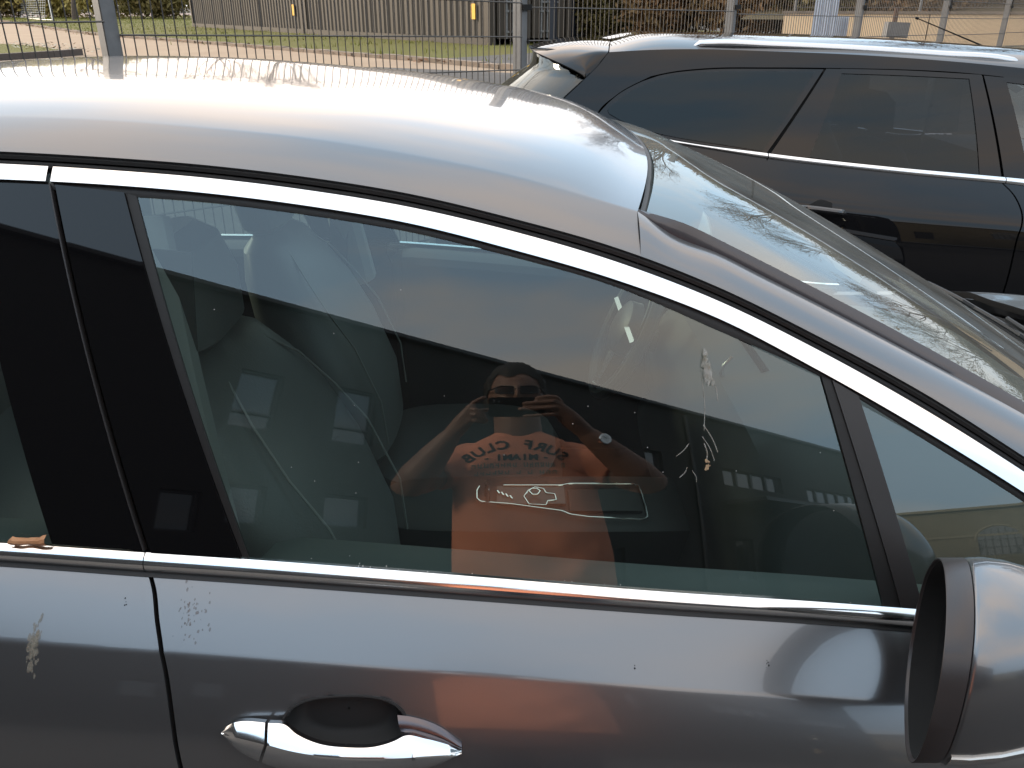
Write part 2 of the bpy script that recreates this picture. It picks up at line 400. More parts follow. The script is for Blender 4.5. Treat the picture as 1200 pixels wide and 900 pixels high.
# full-length curves in (x, z), continued behind and ahead of the frame
def full(px, pre, post, n=160): return S.curve(px, n, pre, post)
zA0 = S.hit(*pxA[0])
PRE = lambda dz: [(-2.05, zA0[1] - .20 + dz), (-1.6, zA0[1] - .05 + dz), (-1.15, zA0[1] + .0 + dz)]
cT = S.curve(pxT, 200, [(-2.6, 1.085), (-1.6, 1.07), (-1.0, 1.05)], [(1.25, .895), (2.15, .74)])
cU = S.curve(pxU, 200, [(-2.6, 1.065), (-1.6, 1.05), (-1.0, 1.03)], [(1.25, .875), (2.15, .72)])
S.set_lower(cU[:, 0], cU[:, 1], [(0, 52), (.03, 49), (.061, 46), (.063, 33), (.095, 29), (.13, 24), (.17, 17), (.22, 9), (.3, 2), (.4, -4), (.5, -7), (.62, -10), (.8, -16)])
endx = S.hit(1440, 737)
cA = S.curve(pxA, 200, PRE(0), [S.hit(1330, 622), (1.02, sx(cT, 1.02) + .03)])
cB = S.curve(pxB, 200, PRE(-.014), [S.hit(1330, 642), (1.0, sx(cT, 1.0) + .018)])
cC = S.curve(pxC, 200, PRE(-.032), [S.hit(1330, 668), (.97, sx(cT, .97) + .006)])
cD = S.curve(pxD, 200, PRE(-.04), [S.hit(1330, 678), (.955, sx(cT, .955) + .003)])
def cut(c, x0, x1, n): 
    x = np.linspace(x0, x1, n); return np.stack([x, np.interp(x, c[:, 0], c[:, 1])], -1)
def line(p, q, n): return spl([p, q], n)

car = thing("parked_car", "dark grey metallic saloon with chrome window surrounds, filling the foreground", "car", (0, 1.6, 0))
def M_(name, m, fill, parent=car, **k):
    mb = MB(); fill(mb); o = mb.build(name, m, None, **k); o.parent = parent
    o.matrix_parent_inverse = pinv(parent); return o
def pinv(p):
    """meshes are built in world coordinates: undo the offset of an Empty parent (mesh parents sit at the origin)"""
    return Matrix.Translation(-p.location) if p.type == 'EMPTY' else Matrix.Identity(4)

X_gapT = S.hit(58, 195)[0]; X_gapB = S.hit(173, 660)[0]
doors = {}
for mir in (False, True):
    K = dict(mirror=mir)
    # --- painted cant rail / A pillar outer band is built with the roof; here: seal and chrome
    M_("roof_seal", RUBBER, lambda mb: (S.patch(mb, cA, (cA + cB) / 2 + [0, .0006], 3, -.004, .002, **K), S.patch(mb, (cA + cB) / 2 - [0, .0006], cB, 3, -.006, .003, **K)))
    M_("seal_backing", DARK, lambda mb: S.patch(mb, cA + [0, .004], cB - [0, .004], 3, -.011, **K))
    xr, xl = S.hit(56, 202)[0], S.hit(61.5, 204)[0]
    def up(mb, a, b, n):
        t, q = cut(cB, a, b, n), cut(cC, a, b, n); S.patch(mb, t, q, 9, .0005, .0003, .008, tilt=.0028, **K)
    M_("chrome_strip", CHROME, lambda mb: up(mb, -1.95, xr, 50))
    M_("chrome_strip", CHROME, lambda mb: up(mb, xl, .99, 110))
    M_("window_seal", RUBBER, lambda mb: S.patch(mb, cut(cC, -1.9, .968, 120), cut(cD, -1.9, .95, 120), 4, -.003, .001, **K))
    # --- front door
    gT = np.array(S.hit(177.5, 676)); 
    gap = [S.hit(*q) for q in ((177.5, 676), (182.5, 694), (186.5, 730), (191, 760), (214, 897))] + [(S.hit(214, 897)[0] + .025, .62), (S.hit(214, 897)[0] + .04, .30)]
    gF = spl(gap, 150); gR = gF - [[.006, 0]]
    FE = spl([(.80, sx(cU, .80)), (.80, .85), (.79, .6), (.78, .30)], 150)
    lipf = cut(cU, gF[0, 0], .80, 230)
    hc = S.hit(402, 848); hl = S.hit(333, 850)[0]; hr = S.hit(474, 852)[0]; ht = S.hit(402, 817)[1]; hb = S.hit(402, 888)[1]
    def cup(x, z):
        cx, rx = (hl + hr) / 2, (hr - hl) / 2; cz, rz = (ht + hb) / 2, (ht - hb) / 2
        r = (np.abs((x - cx) / rx)**2.6 + np.abs((z - cz) / rz)**2.6)**(1 / 2.6); t = np.clip((1.02 - r) / .35, 0, 1)
        return .034 * (1 - (1 - t)**2.4)
    def vpatch(mb, L, Rr, nc, **k):
        """patch between a left and a right edge (both top to bottom); top edge follows the belt"""
        t = np.linspace(0, 1, nc)[None, :, None]; Q = L[:, None] * (1 - t) + Rr[:, None] * t
        # follow the (slightly curved) belt line at the top
        dz = np.interp(Q[0, :, 0], cU[:, 0], cU[:, 1]) - Q[0, :, 1]; f = np.linspace(1, 0, Q.shape[0])[:, None] ** 3
        Q[..., 1] += dz[None] * f
        P = S.pos(Q[..., 0], Q[..., 1])
        if k.get('disp') is not None: P = P + k['disp'](Q[..., 0], Q[..., 1])[..., None] * np.array([0, 1, 0])
        N = S.N(Q[..., 0], Q[..., 1]); I = P - N * .014
        def mi(A):
            A = A.copy()
            if mir: A[..., 1] = 2 * CARC - A[..., 1]
            return A
        mb.grid(mi(P), flip=mir)
        for A, B in ((I[0], P[0]), (P[-1], I[-1])): mb.grid(mi(np.stack([A, B])), flip=mir)
        for A, B in ((P[:, 0], I[:, 0]), (I[:, -1], P[:, -1])): mb.grid(mi(np.stack([A, B])), flip=mir)
    # lower rows need finer sampling near the crease: resample edges with dense top
    def dens(c, n=170):
        s = np.linspace(0, 1, n)**1.35; d = np.r_[0, np.cumsum(np.linalg.norm(np.diff(c, axis=0), axis=1))]; d /= d[-1]
        return np.stack([np.interp(s, d, c[:, i]) for i in (0, 1)], -1)
    def cupd(x, z):
        cx, rx = (hl + hr) / 2, (hr - hl) / 2; cz, rz = (ht + hb) / 2, (ht - hb) / 2
        r = (np.abs((x - cx) / rx)**2.6 + np.abs((z - cz) / rz)**2.6)**(1 / 2.6); return cup(x, z) * np.clip((1.0 - r) / .05, 0, 1) + .012 * np.clip((.95 - r) / .12, 0, 1)
    door = M_("door", PAINT, lambda mb: vpatch(mb, dens(gF), dens(FE), 230, disp=None if mir else cupd), ang=60)
    RE = spl([(-1.30, sx(cU, -1.30)), (-1.30, .85), (-1.22, .62), (-1.05, .45), (-.98, .30)], 150)
    rdoor = M_("door", PAINT, lambda mb: vpatch(mb, dens(RE), dens(gR), 130), ang=60)
    doors[mir] = (door, rdoor)
    # --- belt chrome
    xs_ = S.hit(171, 659)[0]
    def belt(mb, a, b, n): S.patch(mb, cut(cT, a, b, n), cut(cU, a, b, n), 11, .001, .0075, .008, **K)
    M_("belt_strip", CHROME, lambda mb: belt(mb, -1.9, xs_ - .0006, 50), rdoor)
    M_("belt_strip", CHROME, lambda mb: belt(mb, xs_ + .0006, .99, 110), door)
    M_("belt_seal", RUBBER, lambda mb: S.patch(mb, cut(cU, -1.9, .99, 160) + [0, .0005], cut(cU, -1.9, .99, 160) - [0, .0035], 3, .0015, **K))
    # --- gloss black pillar covers
    gl = spl([S.hit(*q) for q in ((64, 214), (72, 240), (100, 367), (151, 580), (172, 646))], 40)
    M_("pillar_cover", PIANO, lambda mb: S.patch(mb, spl([S.hit(65.5, 217), S.hit(146, 226)], 24), spl([S.hit(177, 646.5), S.hit(283, 653)], 24), 30, .002, 0, .01, **K), door)
    M_("pillar_cover", PIANO, lambda mb: S.patch(mb, spl([S.hit(-42, 213), S.hit(58.5, 217)], 24), spl([S.hit(62, 637), S.hit(168.5, 645)], 24), 30, .002, 0, .01, **K), rdoor)
    M_("door_edge_trim", SATIN if False else PLASTIC, lambda mb: S.patch(mb, spl([S.hit(58.6, 217), S.hit(60.2, 217)], 3), spl([S.hit(168.7, 645), S.hit(170.3, 645)], 3), 24, .0035, 0, .01, **K), rdoor)
    M_("glass_channel", RUBBER, lambda mb: S.patch(mb, spl([S.hit(146.5, 226), S.hit(159, 229)], 6), spl([S.hit(283.5, 653), S.hit(291, 654.5)], 6), 30, -.002, .0015, .006, **K), door)
    # --- glass
    M_("window", SGLASS, lambda mb: S.patch(mb, spl([S.hit(*q) for q in [(159, 230)] + pxD[2:8] + [(966, 444)]], 70), spl([S.hit(*q) for q in ((288, 655), (500, 671), (790, 694), (1040, 711.5))], 70), 44, -.004, **K), door)
    M_("glass_channel", RUBBER, lambda mb: S.patch(mb, spl([S.hit(963, 441), S.hit(975, 446)], 6), spl([S.hit(1036, 711), S.hit(1056, 712)], 6), 24, -.001, .001, .006, **K), door)
    M_("pillar_cover", PLASTIC, lambda mb: S.patch(mb, spl([S.hit(975, 445.5), S.hit(1006, 464)], 10), spl([S.hit(1056, 711.5), S.hit(1082, 714)], 10), 24, .001, .001, .006, **K), door)
    q1 = S.hit(1430, 737)
    M_("quarter_window", QGLASS, lambda mb: S.patch(mb, np.vstack([spl([S.hit(1008, 473), S.hit(1080, 513), S.hit(1200, 588), S.hit(1330, 678)], 50), [[.945, sx(cD, .945)]]]), np.vstack([spl([S.hit(1084, 714), S.hit(1250, 727), S.hit(1330, 733)], 50), [[.95, sx(cT, .95)]]]), 24, -.003, **K), door)
    # rear door window
    M_("window", SGLASS, lambda mb: S.patch(mb, np.vstack([cut(cD, -1.55, S.hit(-42, 213)[0] - .03, 30), [S.hit(-42, 213)]]), np.vstack([cut(cT, -1.45, S.hit(0, 636)[0], 28), [S.hit(20, 637), S.hit(61, 639.5)]]) if False else cut(cT, -1.5, S.hit(61, 639.5)[0], 31), 30, -.004, **K), rdoor)
    # rear quarter, fenders
    def arch(xc, zc, r, n=40, a0=200, a1=-20): return [(xc + r * cos(radians(a)), zc + r * sin(radians(a))) for a in np.linspace(a0, a1, n)]
    def rearq(mb):
        top = cut(cU, -2.62, -1.306, 60)
        bx = np.linspace(-2.62, -1.0, 60); bot = []
        xb = np.linspace(-2.62, -1.306, 60)
        for x in xb:
            dx = x + 1.50; z = .38 if abs(dx) > .36 else .33 + sqrt(max(.36**2 - dx * dx, 0))
            bot.append((x, max(z, .38)))
        S.patch(mb, top, np.array(bot), 60, 0, 0, .012, **K)
    M_("rear_fender", PAINT, rearq, ang=60)
    M_("rear_pillar", PAINT, lambda mb: S.patch(mb, np.vstack([cut(cD, -2.04, -1.56, 20)]), cut(cT, -2.5, -1.5, 20), 20, 0, 0, .01, **K))
    def frontf(mb):
        x = np.linspace(.806, 2.1, 70); bot = []
        for q in x:
            dx = q - 1.36; bot.append((q, max(.36, .33 + sqrt(max(.36**2 - dx * dx, 0))) if abs(dx) < .36 else .36))
        S.patch(mb, cut(cU, .806, 2.1, 70), np.array(bot), 60, 0, 0, .012, **K)
    M_("front_fender", PAINT, frontf, ang=60)
    M_("sill", PLASTIC, lambda mb: S.patch(mb, line((-1.15, .30), (.99, .30), 30), line((-1.15, .18), (.99, .18), 30), 5, .004, 0, .05, **K))
    # dark structure behind the door gaps
    M_("door_frame", DARK, lambda mb: S.patch(mb, spl([S.hit(40, 214), S.hit(90, 219)], 6), spl([S.hit(150, 650), S.hit(200, 650)], 6), 10, -.02, **K))
    M_("door_frame", DARK, lambda mb: S.patch(mb, cut(cU, gF[0, 0] - .08, gF[0, 0] + .08, 8) + [0, .03], line((gF[-1, 0] - .08, .3), (gF[-1, 0] + .08, .3), 8), 50, -.022, **K))

# --- door handle, near side (the cup is pressed into the door skin)
door = doors[False][0]
def strip3(mb, rows, offs):
    P = []
    for r, of in zip(rows, offs):
        q = spl([S.hit(*p) for p in r], 60); o = np.full(60, of) if np.isscalar(of) else np.interp(np.linspace(0, 1, 60), np.linspace(0, 1, len(of)), of)
        P.append(S.pos(q[:, 0], q[:, 1], o))
    mb.grid(P)
hx = [(259.5, 857), (267, 850.5), (317, 847.5), (333, 849), (347, 860), (373, 871.5), (407, 876), (440, 875), (463, 868), (474, 862.5), (500, 866), (540.5, 877.5)]
hm = [(259.5, 858.5), (275, 863), (310, 872), (335, 879), (367, 885), (400, 888), (433, 889), (470, 888.5), (500, 886.5), (520, 885), (535, 883.5), (541, 882)]
hbm = [(260, 860), (270, 872), (305, 893), (335, 902), (367, 907), (400, 909), (433, 909), (470, 906), (500, 900), (520, 894), (535, 887), (541.3, 883)]
def project(P):
    d = np.asarray(P) - CAM; f = d[..., 1] * CP - d[..., 2] * SP; v = d[..., 1] * SP + d[..., 2] * CP
    return np.stack([600 + 971 * d[..., 0] / f, 450 - 971 * v / f], -1)
def hit_off(px, py, o):
    """point of the skin whose outward offset by o is seen at the pixel"""
    a, b = px, py
    for i in range(7):
        q = S.hit(a, b); e = project(S.pos(np.array([q[0]]), np.array([q[1]]), np.array([o])))[0]; a += px - e[0]; b += py - e[1]
    return S.hit(a, b)
def resample_split(k0, k1):
    def f(mb):
        R = []
        pq = [spl(r, 160) for r in (hx, hm, hbm)]; t = np.linspace(0, 1, 160); mid = np.interp(t, [0, .06, .2, .5, .8, .95, 1], [.006, .020, .030, .034, .030, .016, .006])
        m_ = .00088; w1 = np.linalg.norm(pq[0] - pq[1], axis=1) * m_; w2 = np.linalg.norm(pq[1] - pq[2], axis=1) * m_
        offs = (np.maximum(mid - .55 * w1, .001), mid, np.maximum(mid - .9 * w2, .0008))
        rows = [(np.array([hit_off(*p, o) for p, o in zip(pp, oo)]), oo) for pp, oo in zip(pq, offs)]
        inner = (rows[0][0], np.maximum(rows[0][1] - .010, .0005))
        # edge ring order: inner top, top, rounded to front edge, lower face, back
        seq = [inner, rows[0]]
        for t in (.25, .5, .75, .9): seq.append((rows[0][0] * (1 - t) + rows[1][0] * t, rows[0][1] * (1 - t) + rows[1][1] * t + .0008 * sin(pi * t)))
        seq.append(rows[1])
        for t in (.12, .35, .65): seq.append((rows[1][0] * (1 - t) + rows[2][0] * t, rows[1][1] * (1 - t) + rows[2][1] * t + .002 * sin(pi * t)))
        seq += [rows[2], (rows[2][0], np.maximum(rows[2][1] - .012, .0005))]
        P = np.array([S.pos(q[k0:k1, 0], q[k0:k1, 1], o[k0:k1]) for q, o in seq])
        mb.grid(P)
        for c in (0, -1):
            b = len(mb.v); ring = P[:, c]; mb.v += [tuple(p) for p in ring.tolist()]; mb.f.append(tuple(range(b, b + len(ring))))
    return f
M_("door_handle", CHROME, resample_split(31, 160), door, ang=40)
M_("handle_cap", CHROME, resample_split(0, 30), door, ang=40)
def esc(mb):
    t = spl([S.hit(*q) for q in ((466, 837), (480, 838.5), (515, 850), (541, 868))], 20); b = spl([S.hit(*q) for q in ((472, 861), (485, 863), (515, 869), (542, 877))], 20)
    S.patch(mb, t, b, 8, .003, .006, .012)
def cupl(mb):
    cx, rx = (hl + hr) / 2, (hr - hl) / 2; cz, rz = (ht + hb) / 2, (ht - hb) / 2; rows = []
    for r in (.02, .3, .5, .62, .7, .78, .85, .9, .95, .985, 1.0, 1.02, 1.055, 1.08):
        a = np.linspace(0, 2 * pi, 64, endpoint=False); X = cx + r * rx * np.sign(np.cos(a)) * np.abs(np.cos(a)) ** (2 / 2.6); Z = cz + r * rz * np.sign(np.sin(a)) * np.abs(np.sin(a)) ** (2 / 2.6)
        P = S.pos(X, Z, np.full(64, .003 if r < 1.06 else -.004)); P[:, 1] += cup(X, Z); rows.append(P)
    mb.grid(rows, closeu=True)
M_("handle_cup", mat("cup_plastic", (.012, .012, .012), .7), cupl, door)
M_("handle_escutcheon", mat("dark_satin", (.12, .11, .12), .25, .9), esc, door)

# --- roof with cant rail and A pillar band: a loft over stations along the car
RUN = .052
pxR = [(0, 136), (100, 139.5), (240, 149.8), (360, 162), (480, 181), (600, 206), (720, 240), (747, 248)]      # crease seen in the roof
pxS = [(0, 72), (100, 69), (240, 71.5), (400, 83), (480, 90), (580, 104), (640, 115), (700, 132), (735, 150)]   # skyline of the roof
pxW = [(747, 247.5), (766, 265), (820, 288), (860, 307), (960, 352), (1030, 393), (1080, 422), (1140, 454), (1200, 486), (1280, 531), (1360, 578)]   # windshield trim, lower edge
pxV = [(750, 248), (800, 264), (860, 291.5), (960, 341.5), (1000, 360), (1100, 416), (1200, 476), (1290, 527), (1370, 573)]                          # glass edge
def edgeY(x): z = np.interp(x, cA[:, 0], cA[:, 1]); return float(S.Y(x, z))
def lift(px, dy):
    """pixels on the skin that lies dy inboard of the seal edge"""
    out = []
    for q in px:
        Yq = 1.1
        for i in range(30):
            p = atY(q[0], q[1], Yq); Yq = .5 * Yq + .5 * (edgeY(p[0]) + (dy(q[0]) if callable(dy) else dy))
        out.append(atY(q[0], q[1], Yq))
    return out
ridge = lift(pxR, RUN)
skyl = [atY(px, py, CARC + .12) for px, py in pxS]
def ext3(P, xs, dzs): return [np.array([x, P[0][1] + (.02 if abs(x) > 1.8 else 0), P[0][2] + dz]) for x, dz in zip(xs, dzs)] + list(P)
ridge = ext3(ridge, (-2.02, -1.6, -1.15), (-.19, -.055, -.005)); skyl = ext3(skyl, (-2.25, -1.6, -1.15), (-.17, -.055, -.008))
ridge, skyl = spl(ridge, 120), spl(skyl, 120)
edge3 = np.stack([cA[:, 0], S.Y(cA[:, 0], cA[:, 1]), cA[:, 1]], -1)
xfront = ridge[-1, 0]; xcent = skyl[-1, 0] + .015
def quad(px, x0):
    q = np.array([p for p in px if p[0] >= x0], float); k = np.polyfit(q[:, 0], q[:, 1], 2)
    return [tuple(p) for p in px if p[0] < x0] + [(x, float(np.polyval(k, x))) for x in np.linspace(x0, px[-1][0], 9)]
pxW, pxV = quad(pxW, 820), quad(pxV, 800)
trimW = spl(lift(pxW, lambda x: RUN * (1 - .1 * (x - 750) / 450)), 80); trimV = spl(lift(pxV, lambda x: (RUN + .010)), 80)

def extend(P, x):
    d = P[-1] - P[-12]; d = d / d[0]; d = d * np.array([1, .8, 1.05]); return spl(np.vstack([P[::6], [P[-1] + d * (x - P[-1][0])]]), 100)
trimW, trimV = extend(trimW, 1.07), extend(trimV, 1.11)

def roof_fill(mb):
    ns = 90; rows = []
    us = np.linspace(0, 1, ns)
    for u in us:
        # near-edge station x and centre station x run from the rear to the (bowed) front edge
        xe = -2.02 + (xfront + 2.02) * u; xc = -2.25 + (xcent + 2.25) * u
        R_ = np.array([np.interp(xe, ridge[:, 0], ridge[:, i]) for i in range(3)]); Cc = np.array([np.interp(xc, skyl[:, 0], skyl[:, i]) for i in range(3)])
        E_ = np.array([xe, edgeY(xe), np.interp(xe, cA[:, 0], cA[:, 1])])
        half = []
        inn = E_ + np.array([0, .010, -.012]); half.append(inn)
        nrm = np.array([0, -(R_[2] - E_[2]), R_[1] - E_[1]]); nrm /= np.linalg.norm(nrm)
        for t in (0, .12, .25, .4, .55, .7, .82, .9, .96):
            half.append(E_ * (1 - t) + R_ * t + nrm * (.0032 * 4 * t * (1 - t)))
        W_ = CARC - R_[1]; dz = Cc[2] - R_[2]
        for t in (.0, .006, .013, .02, .03, .04, .055, .07, .11, .16, .22, .3, .4, .5, .6, .7, .8, .9, 1.0):
            h = t ** .0 if False else t
            zz = R_[2] + dz * (1 - (1 - h) ** 5.0)
            half.append(np.array([R_[0] + (Cc[0] - R_[0]) * (1 - (1 - t) ** 2), R_[1] + W_ * t, zz]))
        far = [np.array([p[0], 2 * CARC - p[1], p[2]]) for p in half[:-1]][::-1]
        rows.append(half + far)
    rows = np.array(rows); mb.grid(rows)
    # rolled front lip
    lip = rows[-1].copy(); lip[:, 0] -= .004; lip[:, 2] -= .012; mb.grid(np.stack([rows[-1], lip]))
    return rows
roof_rows = []
M_("roof", PAINT, lambda mb: roof_rows.append(roof_fill(mb)), ang=70)
roof_rows = roof_rows[0]
for mir in (False, True):
    def pil(mb):
        n = 80; W = trimW
        # outer edge: the seal line from the roof front edge to the cowl
        xo = np.linspace(xfront, 1.0, n); E_ = np.stack([xo, [edgeY(x) for x in xo], np.interp(xo, cA[:, 0], cA[:, 1])], -1)
        t = np.linspace(0, 1, len(W)); I_ = np.stack([np.interp(np.linspace(0, 1, n), t, W[:, i]) for i in range(3)], -1)
        rows = []
        for v in np.linspace(0, 1, 12):
            p = E_ * (1 - v) + I_ * v; p[:, 2] += .006 * 4 * v * (1 - v) ; p[:, 1] -= .003 * 4 * v * (1 - v); rows.append(p)
        lipo = E_ + np.array([0, .01, -.012]); lipi = I_ + np.array([0, .004, -.014])
        P = np.array([lipo] + rows + [lipi])
        if mir: P[..., 1] = 2 * CARC - P[..., 1]
        mb.grid(P)
    M_("windshield_pillar", PAINT, pil, ang=60)
    def pill(mb):
        n = 60; xo = np.linspace(xfront, 1.0, n); E_ = np.stack([xo, [edgeY(x) for x in xo], np.interp(xo, cA[:, 0], cA[:, 1])], -1); t = np.linspace(0, 1, len(trimW)); I_ = np.stack([np.interp(np.linspace(0, 1, n), t, trimW[:, i]) for i in range(3)], -1)
        P = np.array([E_ + [0, .012, -.03], E_ * .5 + I_ * .5 + [0, .016, -.012], I_ + [0, .012, -.012], I_ + [0, .035, -.035], I_ + [0, .05, -.08]])
        if mir: P[..., 1] = 2 * CARC - P[..., 1]
        mb.grid(P)
    M_("pillar_lining", INTER, pill)
    def trim(mb):
        n = 70; a = trimW; b = trimV; s = np.linspace(0, 1, n)
        A_ = np.stack([np.interp(s, np.linspace(0, 1, len(a)), a[:, i]) for i in range(3)], -1); B_ = np.stack([np.interp(s, np.linspace(0, 1, len(b)), b[:, i]) for i in range(3)], -1)
        A_ += np.array([0, .0025, -.001])
        P = np.array([A_ - [0, 0, .012], A_, A_ * .6 + B_ * .4 + [0, 0, .003], B_ + [0, 0, .002], B_ - [0, 0, .01]])
        if mir: P[..., 1] = 2 * CARC - P[..., 1]
        mb.grid(P)
    M_("windshield_trim", mat("trim_grey", (.06, .055, .06), .28, 0.0, .3), trim)
# windshield: bowed sheet between the two pillar edges
def ws(mb, inset=0.0, rows=(0, 1), yr=(0.0, 1.0), dz=0.0, ncol=60):
    n = 60; s = np.linspace(rows[0], rows[1], n); b = trimV
    E_ = np.stack([np.interp(s, np.linspace(0, 1, len(b)), b[:, i]) for i in range(3)], -1)
    P = []
    for k, e in enumerate(E_):
        t = s[k]; row = []
        d = np.array([sin(radians(25)), 0, cos(radians(25))])
        bow = .062 - .022 * t; fwd = np.array([.07 * (1 - t) + .13 * t, 0, 0])
        for u in np.linspace(yr[0], yr[1], ncol):
            q = 1 - abs(2 * u - 1) ** 3.3
            y = e[1] + (2 * CARC - 2 * e[1]) * u
            row.append(np.array([e[0], y, e[2]]) + (d * bow + fwd * .9 - np.array([0, 0, .45]) * fwd[0]) * q + d * dz)
        P.append(row)
    P = np.array(P); rf = roof_rows[-1][10:-10]; y = P[0, :, 1]; tgt = np.stack([np.interp(y, rf[:, 1], rf[:, 0]) + .011, y, np.interp(y, rf[:, 1], rf[:, 2]) - .006], -1)
    P += (tgt - P[0])[None] * (np.clip(1 - s / .4, 0, 1) ** 2)[:, None, None]           # meets the front edge of the roof
    mb.grid(P); return P
WSP = []
M_("windshield", WGLASS, lambda mb: WSP.append(ws(mb)), ang=70)
WSP = WSP[0]
# black printed border along the top of the windshield, under the glass
M_("windshield_header", DARK, lambda mb: mb.grid(WSP[:5] - [0, 0, .006]))
M_("windshield_gasket", RUBBER, lambda mb: mb.tube([WSP[0, j] * .5 + roof_rows[-1, np.clip(int(10 + j * (roof_rows.shape[1] - 21) / 59), 0, roof_rows.shape[1] - 1)] * .5 + [0, 0, -.006] for j in range(60)], .006, 6))

# --- bonnet, cowl, wipers
def bonnet(mb):
    rows = []
    for u in np.linspace(0, 1, 40):
        row = []
        for v in np.linspace(0, 1, 50):
            bow = 4 * v * (1 - v); x = 1.16 + .17 * bow ** .8 + u * (.94 + .02 * bow)
            xe = 1.16 + u * .94; zb = np.interp(xe, cU[:, 0], cU[:, 1]) + .012; ye = float(S.Y(xe, zb)) + .012
            y = ye + (2 * CARC - 2 * ye) * v
            crown = (.085 - .02 * u) * (1 - abs(2 * v - 1) ** 2.6) + .010 * math.exp(-((abs(2 * v - 1) - .72) / .07) ** 2)
            row.append((x, y, zb + crown - .02 * u * bow))
        rows.append(row)
    P = np.array(rows); lip = P[0] + [.012, 0, -.02]
    mb.grid(np.concatenate([[lip], P]))
    return P
BP = []
M_("bonnet", PAINT, lambda mb: BP.append(bonnet(mb)), ang=60); BP = BP[0]
M_("cowl", mat("cowl_plastic", (.03, .03, .03), .85, spec=.15, bump=(120, .3, .002)), lambda mb: mb.grid(np.stack([np.array([WSP[-1, int(j * 59 / 49)] for j in range(50)]) + [-.02, 0, -.02], np.array([WSP[-1, int(j * 59 / 49)] for j in range(50)]) + [.03, 0, -.03], BP[0] + [-.012, 0, -.035], BP[0] + [.03, 0, -.06]])))
for j0, j1 in ((6, 29), (27, 52)):
    def wip(mb):
        pts = [WSP[-4 - (j - j0) // 9, j] + np.array([.004, 0, .014]) for j in range(j0, j1)]
        mb.tube(pts, .006, 6)
        e = WSP[-1, j0 + 2]; mb.tube([e + np.array([.03, 0, -.03]), e + np.array([.01, 0, .025]), pts[(j1 - j0) // 2] + np.array([.004, 0, .016])], [.012, .010, .006], 8)
    M_("wiper", RUBBER, wip)
# --- rear end, nose, underbody
def rearend(mb):
    rows = []
    for v in np.linspace(0, 1, 30):
        col_ = []
        bow = 4 * v * (1 - v)
        for t, (x, z) in zip(range(6), ((-2.04, 1.36), (-2.5, 1.08), (-2.66, 1.06), (-2.70, .9), (-2.68, .6), (-2.62, .35))):
            e = 1.12 if t == 0 else (.96 if t == 1 else .80)
            y = e + (2 * CARC - 2 * e) * v; col_.append((x - .06 * bow, y, z + (.09 * bow if t == 0 else .02 * bow)))
        rows.append(col_)
    mb.grid(rows)
M_("boot", PAINT, rearend)
def nose(mb):
    rows = []
    for v in np.linspace(0, 1, 30):
        bow = 4 * v * (1 - v); col_ = []
        for x, z in ((2.1, .735), (2.16, .66), (2.18, .5), (2.16, .3), (2.1, .2)):
            y = .98 + (2 * CARC - 1.96) * v; col_.append((x + .16 * bow, y, z + (.05 * bow if z > .7 else 0)))
        rows.append(col_)
    mb.grid(rows)
M_("front_bumper", PAINT, nose)
M_("underbody", DARK, lambda mb: (mb.box((-.25, CARC, .26), (4.4, 1.5, .1)), mb.box((1.35, CARC, .55), (.65, 1.1, .5)), mb.box((-2.1, CARC, .6), (1.0, 1.3, .6))))
def wheel(cx, cy, s):
    mbT = MB(); n = 40
    prof = [(.205, -.10), (.30, -.108), (.325, -.09), (.33, 0), (.325, .09), (.30, .108), (.205, .10)]
    mbT.grid([[(cx + r * cos(2 * pi * a / n), cy + y, .31 + r * sin(2 * pi * a / n)) for a in range(n)] for r, y in prof], closeu=True)
    t = mbT.build("wheel", TYRE); t.parent = car; t.matrix_parent_inverse = Matrix.Translation(-car.location)
    mbR = MB(); mbR.grid([[(cx + r * cos(2 * pi * a / n), cy + s * y, .31 + r * sin(2 * pi * a / n)) for a in range(n)] for r, y in ((.21, -.10), (.205, -.09), (.19, -.05), (.19, .08))], closeu=True)
    for k in range(5):
        a = 2 * pi * k / 5; mbR.box((cx + .1 * cos(a), cy - s * -.0 + s * -.075, .31 + .1 * sin(a)), (.2, .03, .05), ry=-a)
    mbR.tube([(cx, cy - .09 * s * 1, .31), (cx, cy - .05 * s, .31)], .06, 16)
    r = mbR.build("rim", ALLOY); r.parent = t
    return t
for cx in (1.36, -1.50):
    wheel(cx, .86, 1); wheel(cx, 2 * CARC - .86, -1)

